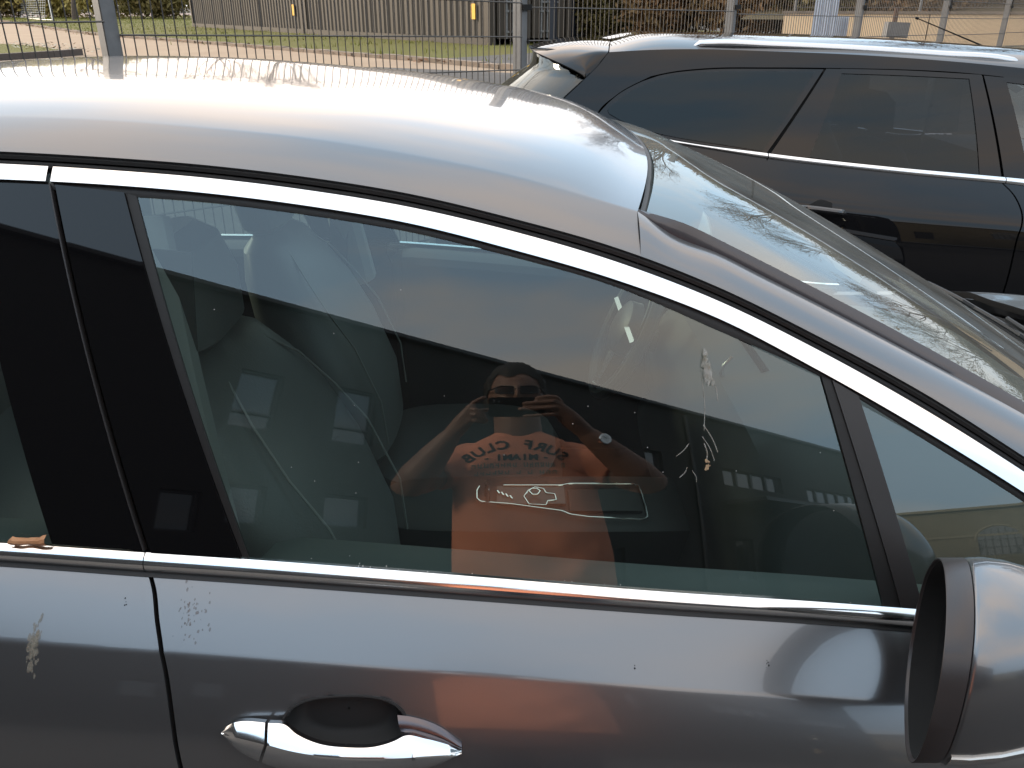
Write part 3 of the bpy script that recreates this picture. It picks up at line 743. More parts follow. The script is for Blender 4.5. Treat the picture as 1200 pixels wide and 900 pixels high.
# --- wing mirror (near side) and its opposite number
def wing_mirror(mir):
    n = 72
    def loop(dx, kw=1.0, kh=1.0, dw=0.0, k=0.0, e=2.5):
        """a ring of the housing: dx forward of the rim, scaled by kw, kh or inset by dw"""
        pts = []
        for a in range(n):
            t = 2 * pi * a / n; c_, s_ = cos(t), sin(t)
            y = (.109 * kw - dw) * math.copysign(abs(c_) ** (2 / e), c_); z = (.110 * kh - dw) * math.copysign(abs(s_) ** (2 / e), s_)
            if s_ < 0: y *= 1 - .12 * abs(s_)
            if s_ > 0: z *= 1 - .40 * max(c_, 0) ** 1.5
            p = np.array([.462 + dx + .412 * y * (1 - k), .721 + y, .999 + z])
            if mir: p[1] = 2 * CARC - p[1]
            pts.append(p)
        return pts
    rim = [loop(.004, dw=.0035), loop(.0005, dw=.0022), loop(0, dw=.0008), loop(.001), loop(.028)]
    o = M_("wing_mirror", RIMPL, lambda mb: mb.grid(rim, closeu=True), doors[mir][0], ang=50)
    M_("mirror_well", DARK, lambda mb: mb.grid([loop(.004, dw=.0036), loop(.05, dw=.010)], closeu=True), o)
    cap = [loop(.0285, dw=.003), loop(.0300, dw=.0005)] + [loop(.030 + d, k_, k_, k=min(1, d * 6)) for d, k_ in ((.004, 1.004), (.02, 1.01), (.045, .985), (.07, .93), (.092, .84), (.11, .70), (.122, .52), (.129, .3), (.132, .05))]
    M_("mirror_cap", PAINT, lambda mb: mb.grid(cap, closeu=True), o, ang=70)
    M_("mirror_glass", MIRROR, lambda mb: mb.grid([loop(.034, dw=.008), loop(.037, .3, .3), loop(.037, .01, .01)], closeu=True), o)
    def sig(mb):
        i0, i1 = int(n * .56), int(n * .66)                       # a strip round the lower outer side of the cap
        P = np.array(cap[2:9])[:, i0:i1]; cc = np.array([.53, 2 * CARC - .721 if mir else .721, 1.0]); d = P - cc; d /= np.linalg.norm(d, axis=-1, keepdims=True)
        mb.grid(P + d * .003)
        for e in (0, -1): mb.grid(np.stack([P[:, e], P[:, e] + d[:, e] * .003])); mb.grid(np.stack([P[e], P[e] + d[e] * .003]))
    M_("turn_signal", LENS, sig, o)
    yb = (lambda y: 2 * CARC - y) if mir else (lambda y: y)
    M_("mirror_arm", PLASTIC, lambda mb: mb.tube([(.60, yb(.90), .93), (.59, yb(.84), .935), (.57, yb(.80), .95), (.55, yb(.76), .97)], [.045, .04, .035, .03], 14), o)
wing_mirror(False); wing_mirror(True)

# --- interior
PANELTOP = mat("door_panel_top", (.085, .10, .098), .55, bump=(400, .2, .001))
def seat(y, x0):
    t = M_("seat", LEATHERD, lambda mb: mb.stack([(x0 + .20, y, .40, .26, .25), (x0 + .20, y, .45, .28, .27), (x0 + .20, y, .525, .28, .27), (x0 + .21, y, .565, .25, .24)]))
    def back(mb):
        secs = []
        for z, cx, hx_, hy_ in ((.55, -.10, .09, .22), (.62, -.085, .12, .25), (.75, -.10, .125, .265), (.90, -.145, .115, .265), (1.0, -.185, .10, .25), (1.08, -.22, .08, .215), (1.14, -.245, .055, .17), (1.165, -.255, .025, .12)):
            secs.append((x0 + cx, y, z, hx_, hy_, 2.6))
        mb.stack(secs, 32)
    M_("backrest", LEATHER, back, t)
    def pip(mb):
        for s in (-1, 1):
            mb.tube([(x0 + cx, y + s * hy, z) for z, cx, hy in ((.66, .03, .19), (.78, .02, .195), (.92, -.035, .19), (1.0, -.09, .18), (1.08, -.145, .15), (1.13, -.19, .10))], .0022, 6)
    M_("piping", LEATHERL, pip, t)
    M_("headrest", LEATHER, lambda mb: mb.stack([(x0 - .255, y, 1.165, .03, .09), (x0 - .255, y, 1.185, .05, .125), (x0 - .265, y, 1.26, .058, .135), (x0 - .28, y, 1.32, .05, .125), (x0 - .29, y, 1.345, .025, .09)], 28, 2.8), t)
    for s in (-1, 1): M_("headrest_post", SATIN, lambda mb: mb.tube([(x0 - .25, y + s * .06, 1.12), (x0 - .255, y + s * .06, 1.19)], .006, 8), t)
    return t
seat(1.27, -.25); seat(2.02, -.34)
def rear_bench(mb):
    mb.stack([(-1.25, CARC, .5, .3, .66), (-1.25, CARC, .62, .3, .66), (-1.25, CARC, .64, .26, .6)], 32, 5)
    mb.stack([(-1.5, CARC, .55, .12, .66), (-1.58, CARC, .9, .11, .66), (-1.66, CARC, 1.1, .06, .6)], 32, 5)
M_("rear_bench", LEATHER, rear_bench)
M_("cabin_floor", CARPET, lambda mb: (mb.box((-.3, CARC, .33), (2.9, 1.44, .04)), mb.box((.0, CARC, .42), (2.0, .22, .16))))
# inner skins of the doors: ledge below the glass
for mir in (False, True):
    yy = (lambda y: 2 * CARC - y) if mir else (lambda y: y)
    for x0, x1, m0 in ((-.355, .93, INTERL), (-1.25, -.52, INTERL)):
        def led(mb):
            x = np.linspace(x0, x1, 40); zt = np.interp(x, cT[:, 0], cT[:, 1]); P = []
            yg = S.Y(x, zt)
            for dy, dz in ((.012, -.012), (.03, -.010), (.06, -.014), (.085, -.022), (.10, -.04), (.105, -.08), (.09, -.2), (.10, -.45), (.06, -.62)):
                k = np.clip((x - x0) / .05, 0, 1) ** .5
                P.append(np.stack([x, yg + dy * (.35 + .65 * k), zt + dz - (1 - k) * .03], -1))
            P = np.array(P)
            if mir: P[..., 1] = 2 * CARC - P[..., 1]
            mb.grid(P)
        M_("door_panel", INTER if mir else PANELTOP, led, doors[mir][0 if x0 > -.5 else 1])  # near panels lighter, far ones darker: skylight and shade put into the colour
    # inner pillar covers and headlining edge
    M_("pillar_lining", INTERL, lambda mb: mb.tube([(-.44, yy(.99), .95), (-.47, yy(1.04), 1.2), (-.50, yy(1.10), 1.40)], [.05, .042, .04], 10))
    M_("pillar_lining", INTERL, lambda mb: mb.tube([trimV[i] * [1, 1, 1] + np.array([-.02, .0, -.055]) if not mir else np.array([trimV[i][0] - .02, 2 * CARC - trimV[i][1], trimV[i][2] - .055]) for i in range(0, 100, 10)], .026, 10))
    M_("seat_belt", mat("belt_web", (.05, .052, .05), .8), lambda mb: mb.box((-.47, yy(1.06), 1.12), (.05, .004, .5), ry=.1))
M_("headlining", INTERL, lambda mb: mb.grid(roof_rows[:, 6:-6] - [0, 0, .035]))
def dash(mb):
    rows = []
    for y in np.linspace(.965, 2 * CARC - .965, 24):
        e = 1 - (abs(y - CARC) / .68) ** 6 * .25; c = []
        for x, z in ((.36, .55), (.40, .70), (.37, .84), (.385, .90), (.43, .955), (.52, .985), (.70, .985), (.98, .945), (1.14, .90)):
            c.append((x + .04 * (1 - e) * 4, y, z * e if z > .6 else z))
        rows.append(c)
    mb.grid(rows)
    for k in (0, -1): mb.v += [tuple(p) for p in rows[k]]; b = len(mb.v); mb.f.append(tuple(range(b - 9, b)))
dsh = M_("dashboard", INTER, dash)
M_("dash_trim", SATIN, lambda mb: mb.tube(spl([atY(px, py, 1.58) for px, py in ((858, 418), (846, 432), (850, 450), (862, 472), (876, 490), (888, 503))], 20), [.004] * 4 + [.006] * 12 + [.009] * 4, 8), dsh)
M_("dash_vent", INTERL, lambda mb: mb.box(atY(912, 470, 1.6), (.09, .07, .02), rz=.3, ry=.5), dsh)
M_("centre_screen", PIANO, lambda mb: mb.box((.50, CARC, .93), (.02, .2, .12), ry=.35), dsh)
# steering wheel
sw = Vector((.30, 2.03, .895)); ax = Vector((-cos(radians(25)), 0, sin(radians(25)))).normalized(); e1 = Vector((0, 1, 0)); e2 = ax.cross(e1)
swo = M_("steering_wheel", INTER, lambda mb: (mb.tube([sw + e1 * (.185 * cos(t)) + e2 * (.185 * sin(t)) for t in np.linspace(0, 2 * pi, 48, endpoint=False)], .016, 10, closed=True), mb.tube([sw, sw - ax * .25], .03, 10)))
M_("wheel_hub", PLASTIC, lambda mb: mb.tube([sw - ax * .01, sw + ax * .02, sw + ax * .03], [.075, .07, .05], 20), swo)
for s_ in (-1, 1): M_("wheel_spoke", SATIN, lambda mb: mb.box(sw + e1 * (s_ * .115) + ax * .008 + e2 * (-.01), (.012, .11, .035), ry=radians(-25)), swo)
M_("wheel_spoke", SATIN, lambda mb: mb.tube([sw + e2 * .06, sw + e2 * .17], .012, 8), swo)
M_("wheel_trim", CHROME, lambda mb: mb.tube([sw + ax * .014 + e1 * (.172 * cos(t)) + e2 * (.172 * sin(t)) for t in np.linspace(radians(95), radians(265), 24)], .0055, 8), swo)
# centre console with bright outlines
zc_ = .645
con = M_("centre_console", INTER, lambda mb: mb.stack([(.10, 1.60, .36, .40, .12, 5), (.10, 1.60, .60, .40, .12, 5), (.10, 1.60, .635, .395, .115, 5), (.10, 1.60, .638, .38, .105, 5)], 40))
def lin(P, n):
    P = np.asarray(P, float); d = np.r_[0, np.cumsum(np.linalg.norm(np.diff(P, axis=0), axis=1))]; t = np.linspace(0, d[-1], n)
    return np.stack([np.interp(t, d, P[:, i]) for i in range(P.shape[1])], -1)
def cl(px, r=.0022, closed=False, z=zc_, n=50):
    return lambda mb: mb.tube(lin([atZ(a, b, z) for a, b in (px + [px[0]] if closed else px)], n), r, 6)
CON = mat("console_chrome", (.85, .86, .84), .12, 1.0)
M_("console_trim", CON, cl([(562, 570), (559, 575), (559, 584), (563, 588), (600, 591), (659, 599), (668, 603), (690, 606), (754, 609), (759, 606), (757, 595), (752, 578), (748, 569), (743, 567), (700, 567), (668, 567), (657, 569), (590, 569)], n=140), con)
M_("console_trim", CON, cl([(614, 582), (619, 575), (627, 571), (637, 573), (640, 578), (650, 579), (652, 586), (642, 587), (640, 592), (620, 591)], .0018, True, n=90), con)
M_("console_knob", CON, cl([(620, 576), (623, 573), (629, 573), (633, 576), (630, 580), (624, 580)], .0025, True, zc_ + .012, 40), con)
M_("console_panel", mat("console_panel", (.10, .07, .06), .35), lambda mb: mb.box(atZ(622, 581, .641), (.155, .075, .006)), con)
M_("gear_lever", CON, lambda mb: mb.tube([atZ(572, 587, zc_), atZ(570, 576, zc_ + .02), atZ(571, 566, zc_ + .045)], [.008, .011, .009], 10, flat=.6), con)
M_("console_button", CON, lambda mb: [mb.box(atZ(584 + 5 * k, 577 + 2 * k, .646), (.003, .014, .004), rz=.4) for k in range(4)], con)
M_("warning_button", mat("red_button", (.5, .03, .02), .4), lambda mb: mb.box(atZ(611, 599, .63), (.016, .01, .004)), con)
M_("storage_lid", INTER, lambda mb: mb.box(atZ(708, 587, .642), (.16, .09, .006)), con)

# --- marks on the car: bird droppings, dust spots
def see_through(m, f):
    t = m.node_tree; o = [n for n in t.nodes if n.type == 'OUTPUT_MATERIAL'][0]; src = o.inputs[0].links[0].from_socket
    tr = t.nodes.new("ShaderNodeBsdfTransparent"); mx = t.nodes.new("ShaderNodeMixShader"); mx.inputs[0].default_value = f
    t.links.new(tr.outputs[0], mx.inputs[1]); t.links.new(src, mx.inputs[2]); t.links.new(mx.outputs[0], o.inputs[0]); return m
DROP = mat("bird_dropping", (.60, .60, .58), .8, bump=(300, .5, .001), var=(120, (.30, .27, .20), .15))
see_through(DROP, .35)
DROPB = mat("dried_dropping", (.30, .28, .23), .85, var=(160, (.16, .15, .12), .15))
def blots(px, r0, n, m, elong=1.0, name="bird_dropping", tail=None, off=.0008, parent=car, spread=None):
    mb = MB(); c = S.hit(*px)
    for i in range(n):
        sx_, sz_ = (spread or (r0, r0 * elong)); x, z = c[0] + rng.normal(0, sx_ * .5), c[1] + rng.normal(0, sz_ * .5)
        if tail: t = rng.random(); x += tail[0] * t; z += tail[1] * t
        r = r0 * rng.uniform(.08, .28); k = 7; a0 = rng.uniform(0, 6)
        q = np.array([[x + r * rng.uniform(.6, 1.2) * cos(a0 + 2 * pi * j / k), z + r * elong * rng.uniform(.6, 1.2) * sin(a0 + 2 * pi * j / k)] for j in range(k)] + [[x, z]])
        P = S.pos(q[:, 0], q[:, 1], np.r_[np.full(k, off * .4), off]); mb.add(P, [(j, (j + 1) % k, k) for j in range(k)])
    o = mb.build(name, m, None); o.parent = parent; o.matrix_parent_inverse = Matrix.Translation(-car.location); return o
blots((826, 425), .012, 60, DROP, 1.6, tail=(.006, -.022), spread=(.004, .012)); blots((829, 545), .007, 14, mat("dropping_tan", (.35, .24, .14), .8), 1.2, spread=(.004, .006))
def streaks(mb):
    for a, b, r in (((825, 498), (842, 530), .0007), (((824, 512)), (838, 540), .0006), ((826, 520), (829, 540), .0008), ((823, 440), (826, 505), .0005), ((834, 440), (842, 470), .0006), ((793, 535), (808, 520), .0005), ((797, 560), (806, 548), .0005), ((812, 552), (817, 566), .0005)):
        q = spl([S.hit(*a), S.hit((a[0] + b[0]) / 2 + 2, (a[1] + b[1]) / 2), S.hit(*b)], 10); mb.tube(S.pos(q[:, 0], q[:, 1], np.full(10, -.0032)), r, 5)
M_("dropping_streak", DROP, streaks)
blots((38, 762), .010, 70, DROPB, 1.6, spread=(.006, .022)); blots((224, 722), .006, 60, see_through(mat("dust_spot", (.20, .17, .16), .9), .35), 1.2, spread=(.018, .022)); 
blots((147, 706), .004, 4, DARK); blots((742, 783), .004, 4, DARK); blots((900, 778), .004, 6, DARK)
see_through(DROPB, .45)
DUST = mat("dust_speck", (.6, .6, .58), .8)
def specks(mb):
    for i in range(24):
        px, py = rng.uniform(250, 1000), rng.uniform(290, 690)
        try: q = S.hit(px, py)
        except Exception: continue
        if q[1] > np.interp(q[0], cD[:, 0], cD[:, 1]) - .01: continue
        x = np.array([q[0] - .0006, q[0] + .0006, q[0]]); z = np.array([q[1], q[1], q[1] + .0012]); P = S.pos(x, z, np.full(3, -.003)); mb.add(P, [(0, 1, 2)])
    for i in range(16):
        px = rng.uniform(300, 1030); q = S.hit(px, np.interp(px, [p[0] for p in pxT], [p[1] for p in pxT]) - rng.uniform(0, 4)); s = rng.uniform(.0004, .001)
        x = np.array([q[0] - s, q[0] + s, q[0]]); z = np.array([q[1], q[1], q[1] + s * 1.6]); P = S.pos(x, z, np.full(3, -.001)); mb.add(P, [(0, 1, 2)])
o = M_("dust_specks", DUST, specks); o["kind"] = "stuff"
# dry leaf caught on the rear window ledge
def leaf(mb):
    c = np.array([S.hit(35, 631)]); rows = []
    for t in np.linspace(0, 1, 12):
        px = 14 + 43 * t; lo = 637.5 + 1 * t; hi = 626.5 + 3.0 * sin(pi * t) + (-1 if t > .85 else 0) + rng.uniform(-.4, .4)
        if t < .04: hi = 630
        row = []
        for v in np.linspace(0, 1, 4):
            q = S.hit(px, lo * (1 - v) + hi * v); row.append(S.pos(np.array(q[0]), np.array(q[1]), .004 + .006 * sin(pi * v) + .002 * sin(9 * t)))
        rows.append(row)
    mb.grid(rows)
mb = MB(); leaf(mb); tag(mb.build("dry_leaf", mat("brown_leaf", (.34, .15, .06), .7, bump=(120, .6, .003), var=(60, (.50, .26, .13)))), "small curled brown dry leaf resting on the chrome ledge under the rear side window", "leaf")

# ================================================================== SUV BEHIND
SUVC = 3.55 + .93
V = Side(3.58 + 1.9 * cos(radians(20)), 1.04 - 1.9 * sin(radians(20)), 1.9, 24.0, 1.2, SUVC)
vU = V.curve([(600, 150), (700, 160), (763, 165), (901, 186), (1050, 203), (1179, 215), (1300, 227)], 120, [(-.35, 1.16), (-.1, 1.145)], [(2.6, .93), (3.6, .80), (4.3, .66)])
V.set_lower(vU[:, 0], vU[:, 1], [(0, 46), (.06, 43), (.115, 38), (.15, 26), (.16, 12), (.2, 9), (.3, 5), (.45, 0), (.6, -6), (.9, -12)])
vT = V.curve([(600, 143), (701, 150), (763, 159), (780, 162.5), (901, 180), (1050, 196.5), (1179, 208), (1300, 220)], 120, [(-.35, 1.175), (-.1, 1.16)], [(2.3, .97), (2.9, .90)])
suv = thing("parked_suv", "glossy black SUV with silver roof rails parked behind the grey saloon", "suv", (1.6, 4.4, -.06))
vR = [(714, 61), (760, 58.5), (810, 57.5), (900, 60), (1000, 64), (1150, 75), (1200, 80), (1320, 92)]       # where the flank turns into the roof
vE = V.curve(vR, 80, [], [(2.7, 1.36), (3.05, 1.22)])
vW = [(701, 133), (712, 121), (726, 109), (745, 98), (763, 91), (785, 84.5), (827, 80), (900, 79), (965, 79.5), (1149, 87), (1200, 93), (1320, 106)]   # top of the window frames
def svp(mb, T, B, nr, mirror, off=0, th=.012, nc=40, **k): V.patch(mb, spl([V.hit(*q) for q in T], nc), spl([V.hit(*q) for q in B], nc), nr, off, 0, th, mirror, **k)
def SM(name, m, fill, parent=None, **k):
    p = parent or suv; mb = MB(); fill(mb); o = mb.build(name, m, None, **k); o.parent = p; o.matrix_parent_inverse = pinv(p); return o
def vcut(c, a, b, n): x = np.linspace(a, b, n); return np.stack([x, np.interp(x, c[:, 0], c[:, 1])], -1)
for mir in (False, True):
    x0 = V.hit(714, 61)[0]
    SM("cant_rail", BLACKPAINT, lambda mb: V.patch(mb, V.curve(vR, 70, [], [(2.7, 1.36), (3.05, 1.22)]), V.curve([(722, 100), (760, 90)] + vW[5:], 70, [], [(2.72, 1.33), (3.02, 1.19)]), 8, 0, 0, .012, mir), ang=60)
    SM("rear_pillar", BLACKPAINT, lambda mb: V.patch(mb, spl([V.hit(*q) for q in ((713, 61.5), (701, 77), (688, 90), (656, 120), (600, 172), (575, 200))], 40), spl([V.hit(*q) for q in ((800, 75), (757, 92), (722, 111.5), (700, 134), (712, 165), (720, 190))], 40), 12, 0, 0, .012, mir), ang=60)
    SM("rear_pillar", BLACKPAINT, lambda mb: V.patch(mb, spl([V.hit(*q) for q in ((700, 134), (730, 147), (763, 157), (790, 163))], 20), spl([V.hit(*q) for q in ((600, 172), (660, 175), (763, 180), (790, 176))], 20), 6, 0.0005, 0, 0, mir))
    # quarter window
    SM("window_frame", PIANO, lambda mb: svp(mb, vW[:8] + [(966, 80)], [(701.5, 134), (715, 140), (763, 158), (800, 165), (850, 172.5), (898, 180)], 14, mir, -.006, 0))
    SM("quarter_window", TGLASS, lambda mb: svp(mb, [(712, 128), (728, 114), (748, 102), (765, 95), (787, 88), (828, 84), (900, 83), (955, 83.5)], [(714, 133), (730, 142), (763, 154), (800, 162), (850, 170), (894, 177)], 14, mir, -.002, 0))
    # rear door
    gq = spl([V.hit(*q) for q in ((899.5, 187), (892, 200), (884, 216), (868, 260))] + [(V.hit(868, 260)[0] + .03, .65), (V.hit(868, 260)[0] + .12, .40)], 60)
    gf = spl([V.hit(*q) for q in ((1175, 215.5), (1188, 229), (1196.5, 246), (1192, 280), (1181, 326))] + [(V.hit(1181, 326)[0] - .01, .45), (V.hit(1181, 326)[0] - .01, .30)], 60)
    def vp(mb, L, R_, nc=70):
        t = np.linspace(0, 1, nc)[None, :, None]; Q = L[:, None] * (1 - t) + R_[:, None] * t
        dz = np.interp(Q[0, :, 0], vU[:, 0], vU[:, 1]) - Q[0, :, 1]; Q[..., 1] += dz[None] * (np.linspace(1, 0, len(L))[:, None] ** 3)
        P = V.pos(Q[..., 0], Q[..., 1]); I = P - V.N(Q[..., 0], Q[..., 1]) * .014
        def mi(A):
            A = A.copy()
            if mir: A[..., 1] = 2 * SUVC - A[..., 1]
            return A
        mb.grid(mi(P))
        for A, B in ((P[0], I[0]), (P[-1], I[-1]), (P[:, 0], I[:, 0]), (P[:, -1], I[:, -1])): mb.grid(mi(np.stack([A, B])))
    rd = SM("door", BLACKPAINT, lambda mb: vp(mb, gq + [[.004, 0]], gf - [[.004, 0]]), ang=60)
    ff = spl([(2.72, np.interp(2.72, vU[:, 0], vU[:, 1])), (2.72, .7), (2.68, .3)], 60)
    fd = SM("door", BLACKPAINT, lambda mb: vp(mb, gf + [[.004, 0]], ff), ang=60)
    def vq(mb):
        x = np.linspace(-.33, gq[0, 0] - .004, 60); bot = []
        for q in x:
            dx = q - .55; bot.append((q, max(.42, .36 + sqrt(max(.40**2 - dx * dx, 0)) if abs(dx) < .40 else .42)))
        V.patch(mb, vcut(vU, -.33, gq[0, 0] - .004, 60), np.array(bot), 40, 0, 0, .012, mir)
    SM("rear_fender", BLACKPAINT, vq, ang=60)
    def vf(mb):
        x = np.linspace(2.73, 4.25, 60); bot = []
        for q in x:
            dx = q - 3.36; bot.append((q, max(.40, .33 + sqrt(max(.40**2 - dx * dx, 0)) if abs(dx) < .40 else .40)))
        V.patch(mb, vcut(vU, 2.73, 4.25, 60), np.array(bot), 40, 0, 0, .012, mir)
    SM("front_fender", BLACKPAINT, vf, ang=60)
    bA = V.hit(763, 162)[0]; bB = V.hit(900, 183)[0]; bC = V.hit(1178, 212)[0]
    for a, b, p in ((bA, bB - .002, suv), (bB + .002, bC - .002, rd), (bC + .002, 2.75, fd)):
        SM("belt_strip", CHROME, lambda mb: V.patch(mb, vcut(vT, a, b, 40), vcut(vU, a, b, 40), 7, .002, .005, .012, mir), p)
    # rear door frame, glass
    SM("window_frame", PIANO, lambda mb: svp(mb, [(967, 80.5), (1060, 83), (1151, 88)], [(903, 180), (1050, 196), (1175, 208)], 14, mir, -.008, 0) if False else (svp(mb, [(968.5, 80.5), (988, 81)], [(903, 180), (948, 185)], 14, mir, .0, .01), svp(mb, [(985, 80.5), (1060, 82.5), (1150, 87.5)], [(985, 86), (1060, 88.5), (1150, 93)], 3, mir, .0, .01), svp(mb, [(1135, 87), (1150.5, 88)], [(1148, 205), (1173.5, 208)], 14, mir, .0, .01)), rd)
    SM("window", TGLASS, lambda mb: svp(mb, [(986, 86), (1060, 88.5), (1136, 91.5)], [(947, 184), (1050, 196), (1149, 206)], 16, mir, -.003, 0), rd)
    SM("window_frame", PIANO, lambda mb: (svp(mb, [(1153, 88.5), (1178, 91)], [(1177, 209), (1206, 212)], 14, mir, .0, .01), svp(mb, [(1176, 90), (1320, 106)], [(1176, 96), (1320, 112)], 3, mir, 0, .01)), fd)
    SM("window", FGLASS, lambda mb: V.patch(mb, np.vstack([spl([V.hit(1177, 96), V.hit(1320, 112)], 20), [(2.68, 1.30)]]), np.vstack([spl([V.hit(1204, 211), V.hit(1320, 223)], 20), [(2.78, .95)]]), 12, -.003, 0, 0, mir), fd)
    SM("sill", PLASTIC, lambda mb: V.patch(mb, line((.5, .42), (2.72, .34), 20), line((.5, .24), (2.72, .18), 20), 4, .01, 0, .05, mir))
    SM("door_frame", DARK, lambda mb: V.patch(mb, spl([V.hit(955, 82), V.hit(985, 82)], 4), spl([V.hit(880, 220), V.hit(925, 220)], 4), 12, -.02, 0, 0, mir))
    SM("door_frame", DARK, lambda mb: V.patch(mb, spl([V.hit(1140, 88), V.hit(1165, 89)], 4), spl([V.hit(1185, 330), V.hit(1215, 330)], 4), 16, -.03, 0, 0, mir))
    # door handle
    if not mir:
        SM("handle_cup", DARK, lambda mb: svp(mb, [(948, 240), (962, 234), (975, 238)], [(948, 245), (962, 247), (975, 246)], 5, mir, .0015, 0), rd)
        hp = [V.hit(*q) for q in ((932, 243), (945, 244), (970, 247), (990, 249.5))]; q = spl(hp, 16)
        SM("door_handle", mat("black_gloss", (.02, .02, .022), .18, 0, .8), lambda mb: mb.tube(V.pos(q[:, 0], q[:, 1], np.interp(np.linspace(0, 1, 16), [0, .15, .85, 1], [.005, .035, .035, .005])), [.006] + [.013] * 14 + [.006], 10), rd)
# roof
vs = [(714, 45), (740, 38.7), (817, 37.3), (900, 39), (1000, 42.5), (1100, 49), (1200, 57)]
vS = [atY(a, b, SUVC + .1) for a, b in vs]; vS = spl(list(vS) + [np.array([2.55, SUVC, 1.47])], 60)
vE3 = np.stack([vE[:, 0], V.Y(vE[:, 0], vE[:, 1]), vE[:, 1]], -1)
def vroof(mb):
    rows = []
    for u in np.linspace(0, 1, 50):
        xe = vE[0, 0] + (2.72 - vE[0, 0]) * u; xc = vS[0, 0] + (2.55 - vS[0, 0]) * u
        E_ = np.array([np.interp(xe, vE3[:, 0], vE3[:, i]) for i in range(3)]); C_ = np.array([np.interp(xc, vS[:, 0], vS[:, i]) for i in range(3)])
        half = []
        for t in (0, .015, .035, .06, .1, .16, .24, .34, .46, .6, .8, 1):
            half.append((E_[0] + (C_[0] - E_[0]) * t, E_[1] + (SUVC - E_[1]) * t, E_[2] + (C_[2] - E_[2]) * (1 - (1 - t) ** 3.4)))
        rows.append(half + [(a, 2 * SUVC - b, c) for a, b, c in half[:-1]][::-1])
    mb.grid(rows); return np.array(rows)
VR = []
vrf = SM("roof", BLACKPAINT, lambda mb: VR.append(vroof(mb)), ang=60); VR = VR[0]
for mir in (False, True):
    def rail(mb):
        pts = [atY(a, b, 3.86 + .02) for a, b in ((811, 56.5), (820, 53), (834, 52), (900, 54), (1000, 58.5), (1100, 65), (1180, 71.5), (1196, 75.5))]
        pts = spl(pts, 40)
        if mir: pts[:, 1] = 2 * SUVC - pts[:, 1]
        mb.tube(pts, [.006] + [.021] * 38 + [.006], 12, flat=1.0)
    SM("roof_rail", SATIN, rail)
SM("antenna", DARK, lambda mb: (mb.tube([atY(1151, 53.5, SUVC), atY(1075, 21.5, SUVC - .0)], [.004, .0025], 6), mb.tube([atY(1076, 22, SUVC), atY(1073, 20.8, SUVC)], .006, 6)))
# tailgate: spoiler, glass, lower gate
def place_tail():
    top = vE3[0]; gl_px = ((714, 61), (706, 71), (697, 81), (688, 90.5)); gg_px = ((688, 90.5), (672, 105), (656, 120), (628, 146), (600, 172), (585, 190))
    sg = spl([V.hit(*q) for q in gl_px], 12); gg = spl([V.hit(*q) for q in ((713, 62), (706, 71), (697, 81)) + gg_px], 26)
    def plan(a): return 1 - np.abs(a) ** 3.2                       # rounded corners seen from above
    vv = np.r_[np.linspace(0, .16, 16)[:-1], np.linspace(.16, .84, 20), np.linspace(.84, 1, 16)[1:]]
    near = np.stack([sg[:, 0], V.Y(sg[:, 0], sg[:, 1]), sg[:, 1]], -1)[::-1] - [.005, 0, 0]
    far = near[::-1] * [1, -1, 1] + [0, 2 * SUVC, 0]
    def sp(mb):
        front = lin(np.vstack([near, VR[0][1:-1] - [.005, 0, 0], far]), 80)
        zb, xb, y0 = near[0][2], near[0][0], near[0][1]; ztip = VR[0][10][2] - .036
        u = np.r_[np.linspace(0, .5, 80) ** 2 * 2, 1 - (np.linspace(.5, 0, 80) ** 2 * 2)[1:]]; p = plan(2 * u - 1)
        trail = lin(np.stack([xb - .004 - .225 * p, y0 + (2 * SUVC - 2 * y0) * u, zb + (ztip - zb) * p ** .75], -1), 80)
        rows = [front - [0, 0, .012], front]
        for t in (.03, .12, .25, .4, .55, .7, .82, .92, .98): q = front * (1 - t) + trail * t; q[:, 2] += .018 * 4 * t * (1 - t); rows.append(q)
        rows += [trail, trail + [.003, 0, -.006], trail + [.02, 0, -.004]]
        mb.grid(np.array(rows))
    tg = SM("tailgate", BLACKPAINT, sp, ang=40)
    def gl_(mb):
        rows = []
        for v in vv:
            a = abs(2 * v - 1); p = plan(a); row = []
            for x, z in gg:
                yE = float(V.Y(x, z)) + .004; y = yE + (2 * SUVC - 2 * yE) * v; t_ = (gg[0, 1] - z) / (gg[0, 1] - gg[-1, 1]); row.append((min(x, sg[-1, 0] + .01) - .006 - (.215 + .075 * t_) * p, y, min(z, sg[-1, 1] + (VR[0][10][2] - .036 - sg[-1, 1]) * p ** .75 - .004)))
            rows.append(row)
        mb.grid(rows)
    SM("rear_window", TGLASS, gl_, tg, ang=80)
    def lower(mb):
        rows = []
        for v in np.linspace(0, 1, 30):
            a = abs(2 * v - 1); p = plan(a); x, z = gg[-1]; yE = 3.55; y = yE + (2 * SUVC - 2 * yE) * v
            rows.append([(x - .02 - .22 * p, y, z), (x - .10 - .24 * p, y, .85), (x - .14 - .24 * p, y, .6), (x - .1 - .24 * p, y, .35)])
        mb.grid(rows)
    SM("rear_bumper", BLACKPAINT, lower)
place_tail()
def vwind(mb):
    rows = []
    for v in np.linspace(0, 1, 30):
        b = 4 * v * (1 - v); rows.append([(2.6 + .0 * b + (.62 + .1 * b) * t, 3.87 - .16 * t + (2 * SUVC - 7.74 + .32 * t) * v, 1.43 + .05 * b - (.45 + .02 * b) * t) for t in np.linspace(0, 1, 10)])
    mb.grid(rows)
SM("windshield", FGLASS, vwind)
